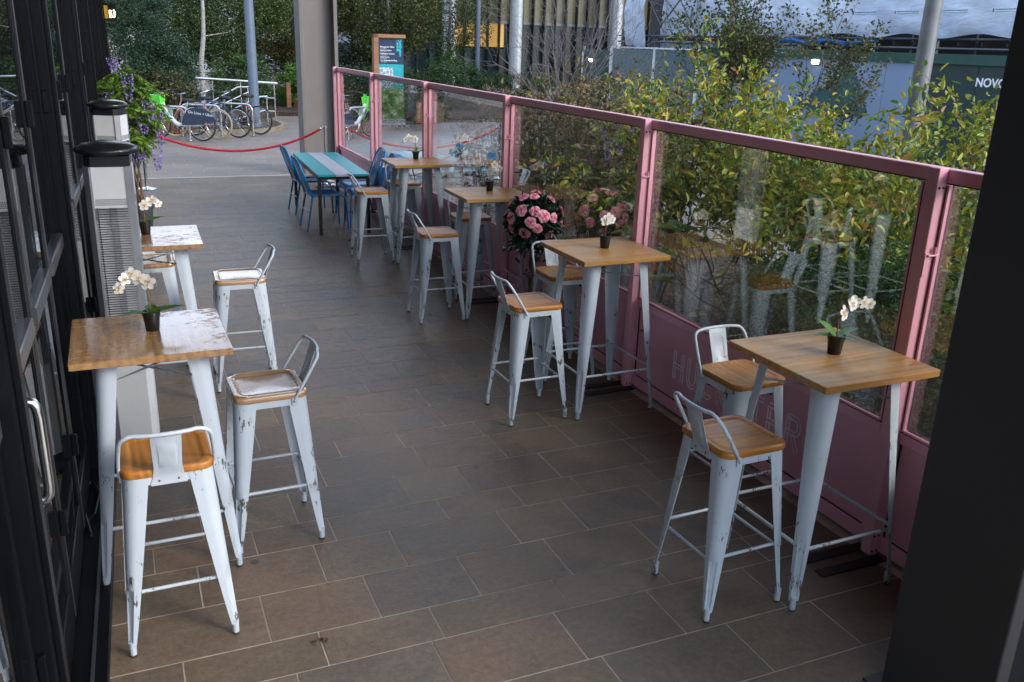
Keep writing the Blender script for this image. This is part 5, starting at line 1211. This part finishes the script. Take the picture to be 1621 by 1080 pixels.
def site_light(x, yy, z, lb):
    o = empty('site_light', (x, yy, z), label=lb, category='lamp', group='lit bulkhead lamps on the hoarding')
    MB().bevbox((0, 0, 0), (.05, .26, .12), .01).build('housing', M['white_clean'], o); MB().bevbox((-.035, 0, 0), (.02, .24, .10), .008).build('lens', emit('work_lamp_glow', (1, .86, .62), 7), o)
    MB().tube([(.0, -.13, 0), (-.01, -.22, .05), (-.01, -.22, .25)], .006, 5).build('lead', plain('yellow_lead', (.6, .4, .05), .5), o)
site_light(15.93, 18.1, 2.03, 'lit bulkhead lamp on the lilac hoarding, the larger one')
# glazed site barrier left of it
o = empty('site_barrier', (16.3, 0, 0), label='white framed dark glazed site barrier left of the hoarding', category='barrier')
for yy in (29.0, 26.15, 23.3): MB().bevbox((0, yy, 1.12), (.10, .16 if yy > 28 else .09, 2.24), .005).build('post', M['white_clean'], o)
MB().bevbox((0, 26.15, 2.21), (.06, 5.7, .05), .005).build('top_rail', M['white_clean'], o)
for y0, y1 in ((23.35, 26.1), (26.2, 28.9)): MB().box((0, (y0 + y1) / 2, 1.1), (.012, y1 - y0, 2.14)).build('panel', plain('grey_tinted_sheet', (.09, .14, .16), .25), o, smooth=False)
o = empty('hoarding', (16.4, 0, 0), label='short dark green hoarding at the left end of the glazed site barrier', category='hoarding')
MB().box((0, 30.2, 1.05), (.04, 2.2, 2.1)).build('green_panel', gn, o, smooth=False); MB().bevbox((0, 31.35, 1.1), (.08, .12, 2.2), .004).build('end_post', M['white_clean'], o)
site_light(16.33, 30.6, 1.72, 'lit bulkhead lamp on the short green hoarding, the smaller one')
# scaffold
o = empty('scaffolding', (17, 0, 0), label='scaffolding wrapped in white plastic sheeting above the hoarding', category='scaffolding')
b = MB()
for yy in [8 + 1.9 * k for k in range(12)]:
    for xx in (.15, 1.35): b.tube([(xx, yy, 0), (xx, yy, 7.4)], .026, 8)
b.build('upright_tubes', plain('galvanised_tube', (.3, .32, .34), .45, .6), o)
b = MB()
for zz in (2.42, 2.62, 4.4, 6.4):
    for xx in (.10, 1.3): b.tube([(xx, 6, zz + (0 if xx < 1 else .03)), (xx, 30, zz)], .026, 8)
for k in range(11): b.tube([(.2, 8 + 1.9 * k, 2.6), (.2, 9.9 + 1.9 * k, 4.4)], .024, 6); b.tube([(1.3, 8 + 1.9 * k, 2.62), (.1, 8 + 1.9 * k, 2.6)], .024, 6)
b.tube([(.18, 28.2, 2.3), (.18, 25.4, 4.4)], .026, 8); b.tube([(.18, 28.2, 4.4), (.18, 24.8, 2.3)], .026, 8)
b.build('ledger_tubes', plain('dark_tube', (.10, .11, .12), .5, .4), o)
b = MB()
for k in range(34): b.box((.7, 7 + .62 * k, 2.52), (1.1, .05, .08))
b.build('transoms', plain('dark_timber', (.03, .028, .025), .8), o, smooth=False)
sh, nt, b_ = nmat('white_sheeting'); v = coords(nt); L(nt, ramp(nt, noise(nt, v, .9, 4), [(.3, (.40, .48, .62)), (.7, (.60, .67, .78))]).outputs[0], b_.inputs['Base Color']); b_.inputs['Roughness'].default_value = .42
bump(nt, b_, noise(nt, coords(nt, (1, .5, 1.6)), 3.2, 6, .6), .5, .08)
def sheet(x, y0, y1, z0f, z1, seed, name):
    r_ = np.random.default_rng(seed); ny, nz = 90, 26; vs = []
    ph = r_.uniform(0, 6, 8)
    for j in range(nz + 1):
        for i in range(ny + 1):
            u, w = i / ny, j / nz; yy = y0 + (y1 - y0) * u; zb = z0f(u); z = zb + (z1 - zb) * w
            bay = abs(((yy - 8) / 1.9) % 1 - .5) * 2; d = -.16 * (1 - bay ** 2.5) * (1 - abs(((z - 2.6) / 1.9) % 1 - .5)) + .03 * sin(yy * 5 + z * 3 + ph[0]) + .02 * sin(z * 9 - yy * 4 + ph[1])
            vs.append((x - .0 + d + (.06 if j == 0 else 0), yy, z + (.05 * sin(yy * 3.1 + ph[2]) if j == 0 else 0)))
    fs = [(j * (ny + 1) + i, j * (ny + 1) + i + 1, (j + 1) * (ny + 1) + i + 1, (j + 1) * (ny + 1) + i) for j in range(nz) for i in range(ny)]
    MB().add(vs, fs).build(name, sh, o, ang=180)
sheet(.0, 6.0, 22.6, lambda u: 2.68 - .0 * u, 7.4, 1, 'sheeting'); sheet(1.45, 21.5, 29.2, lambda u: 2.2, 7.4, 2, 'sheeting')
sheet(.0, 27.9, 29.3, lambda u: 2.25, 7.4, 4, 'sheeting')
b = MB(); 
for k in range(2): b.tube([(-.06, 20.8 - j * .5, 2.52 + .04 * sin(j * 2.1)) for j in range(8)], [.05, .07, .05, .07, .05, .06, .04, .03], 8)
b.build('blue_tarpaulin', plain('blue_tarp', (.01, .18, .55), .45, bmp=.3), o, ang=180)
pk = plain('print_black', (.05, .06, .07), .6); pg = plain('print_green', (.04, .25, .2), .6); b = MB(); rr_ = random.Random(2)
for row, z in enumerate((3.18, 4.4)):
    for k in range(11):
        y0 = 20.6 - k * 1.32 + row * .5; yy = y0; b.cur = 0; b.box((-.20, y0 + .03, z + .01), (.004, .03, .07))
        for q in range(16):
            w = rr_.uniform(.022, .04); b.cur = 0; b.box((-.20, yy - w / 2 - .02, z + .025), (.004, w, .018)); 
            b.cur = 1; b.box((-.20, yy - w / 2 - .02, z - .02), (.004, w * .8, .014)); yy -= w + .008
b.build('printed_strip', [pk, pg], o, smooth=False)

o = empty('gap_backing', (22, 17, 0), label='added dark building block behind the wrapped scaffolding, darkening the gap under its sheeting', category='building')
MB().box((0, 0, 3.8), (6, 28, 7.6)).build('wall', plain('dark_gap_backing', (.05, .05, .052), .9), o, smooth=False)  # added box, coloured dark so the gap below the sheeting looks unlit
# ------------------------------------------------------------------ buildings behind
o = empty('glass_building', (14, 46, 0), label='glass fronted building with dark vertical fins and round grey columns', category='building')
gl_up, nt, b_ = nmat('lit_olive_glazing'); v = coords(nt, (1, 1, .4)); f = noise(nt, v, .35, 4)
L(nt, ramp(nt, f, [(.35, (.06, .075, .065)), (.6, (.08, .088, .055)), (.75, (.13, .11, .05))]).outputs[0], b_.inputs['Base Color']); L(nt, ramp(nt, f, [(.35, (.02, .03, .03)), (.55, (.25, .2, .06)), (.75, (.8, .45, .10))]).outputs[0], b_.inputs['Emission Color']); b_.inputs['Emission Strength'].default_value = .08; b_.inputs['Roughness'].default_value = .3
gl_lo = plain('dark_teal_glazing', (.02, .035, .04), .3, var=.4, scale=.4, spec=.3)
amber, nt, b_ = nmat('amber_lobby_glow'); v = coords(nt, (1, 1, 1)); L(nt, ramp(nt, noise(nt, v, .8, 3), [(.3, (.5, .26, .05)), (.7, (.75, .45, .12))]).outputs[0], b_.inputs['Emission Color']); b_.inputs['Emission Strength'].default_value = .26; b_.inputs['Base Color'].default_value = (.3, .18, .06, 1)
for (x0, x1, z0, z1, m_, nm) in ((0, 30, 3.3, 14, gl_up, 'upper_glazing'), (0, 2.2, 0, 3.18, gl_lo, 'lower_glazing'), (2.2, 5.2, 2.0, 3.18, amber, 'lit_lobby_window'), (2.2, 5.2, 0, 1.9, gl_lo, 'lower_glazing'), (5.2, 30, 0, 3.18, gl_lo, 'lower_glazing')):
    MB().box(((x0 + x1) / 2, 0, (z0 + z1) / 2), (x1 - x0 - .01, .1, z1 - z0)).build(nm, m_, o, smooth=False)
MB().box((15, -.03, 3.24), (30, .2, .12)).build('spandrel', plain('slate_spandrel', (.10, .13, .15), .4), o, smooth=False)
for k in range(46): MB().box((.3 + k * .65, -.2, 7), (.05, .3, 13.9)).build('fin', plain('dark_fin', (.018, .021, .023), .5, spec=.2) if k == 0 else bpy.data.materials['dark_fin'], o, smooth=False)
MB().box((15, 5, 7), (30, 9.8, 14)).build('building_core', plain('dark_core', (.05, .05, .05), .9), o, smooth=False)
for x in (1.65, 5.3, 11.2, 16.5): MB().lathe([(.33, 0), (.33, 13)], 28, (x, -1.4, 0)).build('round_column', plain('pale_grey_column', (.33, .36, .38), .35, .3) if x < 2 else bpy.data.materials['pale_grey_column'], o)
def block(x, yy, w, d, h, wall, lb, nx, nz):
    o = empty('stone_building', (x, yy, 0), label=lb, category='building', group='distant buildings'); mt = plain('pale_render_%d' % int(x), wall, .8)
    MB().box((0, 0, h / 2), (w, d, h)).build('wall', mt, o, smooth=False)
    wm = plain('dark_window', (.06, .08, .10), .15) if 'dark_window' not in bpy.data.materials else bpy.data.materials['dark_window']
    for i in range(nx):
        for j in range(nz): MB().box((-w / 2 + w * (i + .5) / nx, -d / 2 - .02, h * (j + .6) / nz), (w / nx * .5, .06, h / nz * .55)).build('window', wm, o, smooth=False)
block(2, 62, 26, 8, 11, (.50, .52, .56), 'pale building glimpsed far behind the birch trees at the left', 9, 5)
block(27, 78, 22, 8, 22, (.55, .53, .48), 'cream stone building glimpsed between the trees and the glass building', 10, 7)
block(-14, 40, 12, 10, 12, (.34, .38, .44), 'blue grey building at the far left behind the concrete column', 4, 4)
# small natural litter on the terrace
b = MB()
def litter(x, yy, s, mat, lb, nm):
    r_ = np.random.default_rng(int(abs(x) * 100) + 1); n = 4; leaf_mesh(nm, [(x + r_.normal() * .01, yy + r_.normal() * .01, .004) for _ in range(n)], r_.normal(size=(n, 3)) * [1, 1, .2], [[0, 0, 1]] * n, [s] * n, [s * .6] * n, [mat] * n, M['leafy'], label=lb, category='leaf')
litter(1.30, 2.10, .035, (.16, .07, .03), 'crumpled brown leaf on the paving at the bottom of the photo', 'dry_leaf')
litter(.52, 3.55 - .64, .03, (.12, .06, .03), 'small brown leaf on the paving near the front left stool', 'dry_leaf')
litter(2.33, 9.95, .05, (.05, .12, .03), 'green leaf on the paving below the striped table', 'fallen_leaf')
litter(-.25, 4.05, .04, (.20, .08, .03), 'reddish dry leaf beside the door threshold cable', 'dry_leaf')

# ------------------------------------------------------------------ light, camera
w = bpy.data.worlds.new('World'); sc.world = w; w.use_nodes = True; nt = w.node_tree; bg = nt.nodes['Background']
sky = nt.nodes.new('ShaderNodeTexSky'); sky.sky_type = 'NISHITA'; sky.sun_disc = False; sky.sun_elevation = R(27); sky.sun_rotation = R(137); sky.air_density = 1.2; sky.dust_density = 1.5; sky.ozone_density = 2.0
tc = nt.nodes.new('ShaderNodeTexCoord'); mp = nt.nodes.new('ShaderNodeMapping'); mp.inputs['Scale'].default_value = (1, 1, 2.2); nt.links.new(tc.outputs['Generated'], mp.inputs[0])
cn = nt.nodes.new('ShaderNodeTexNoise'); cn.inputs['Scale'].default_value = 1.6; cn.inputs['Detail'].default_value = 5; nt.links.new(mp.outputs[0], cn.inputs['Vector'])
cr = nt.nodes.new('ShaderNodeValToRGB'); cr.color_ramp.elements[0].position = .42; cr.color_ramp.elements[1].position = .60; nt.links.new(cn.outputs['Fac'], cr.inputs[0])
cm = nt.nodes.new('ShaderNodeMix'); cm.data_type = 'RGBA'; nt.links.new(cr.outputs[0], cm.inputs[0]); nt.links.new(sky.outputs[0], cm.inputs[6]); cm.inputs[7].default_value = (6.0, 6.9, 8.6, 1)
nt.links.new(cm.outputs[2], bg.inputs[0]); bg.inputs[1].default_value = .15
sl = bpy.data.lights.new('sun', 'SUN'); sl.energy = 1.1; sl.angle = R(22); sl.color = (1, .95, .88)
so = bpy.data.objects.new('sun', sl); COL.objects.link(so)
az = R(137); el = R(27); dv = Vector((sin(az) * cos(el), cos(az) * cos(el), sin(el))); so.rotation_euler = dv.to_track_quat('Z', 'Y').to_euler()
pitch, yaw, roll = R(18.583329), R(23.813015), R(1.9636)
Fv = Vector((sin(yaw) * cos(pitch), cos(yaw) * cos(pitch), -sin(pitch))); Rv = Vector((cos(yaw), -sin(yaw), 0)); Uv = Rv.cross(Fv)
R2 = Rv * cos(roll) + Uv * sin(roll); U2 = -Rv * sin(roll) + Uv * cos(roll)
cd = bpy.data.cameras.new('camera'); co = bpy.data.objects.new('camera', cd); COL.objects.link(co); sc.camera = co
Mc = Matrix((R2, U2, -Fv)).transposed().to_4x4(); Mc.translation = (0, 0, 2.2204); co.matrix_world = Mc
cd.sensor_width = 36; cd.sensor_fit = 'HORIZONTAL'; cd.lens = 1401.38 / 1621 * 36; cd.clip_end = 600; cd.clip_start = .05
sc.view_settings.view_transform = 'Standard'; sc.view_settings.look = 'None'; sc.view_settings.gamma = 1; sc.view_settings.exposure = 1.3
sc.cycles.use_denoising = True; sc.cycles.max_bounces = 8; sc.cycles.transparent_max_bounces = 12; sc.cycles.diffuse_bounces = 4; sc.cycles.glossy_bounces = 4
sc.cycles.sample_clamp_indirect = 6
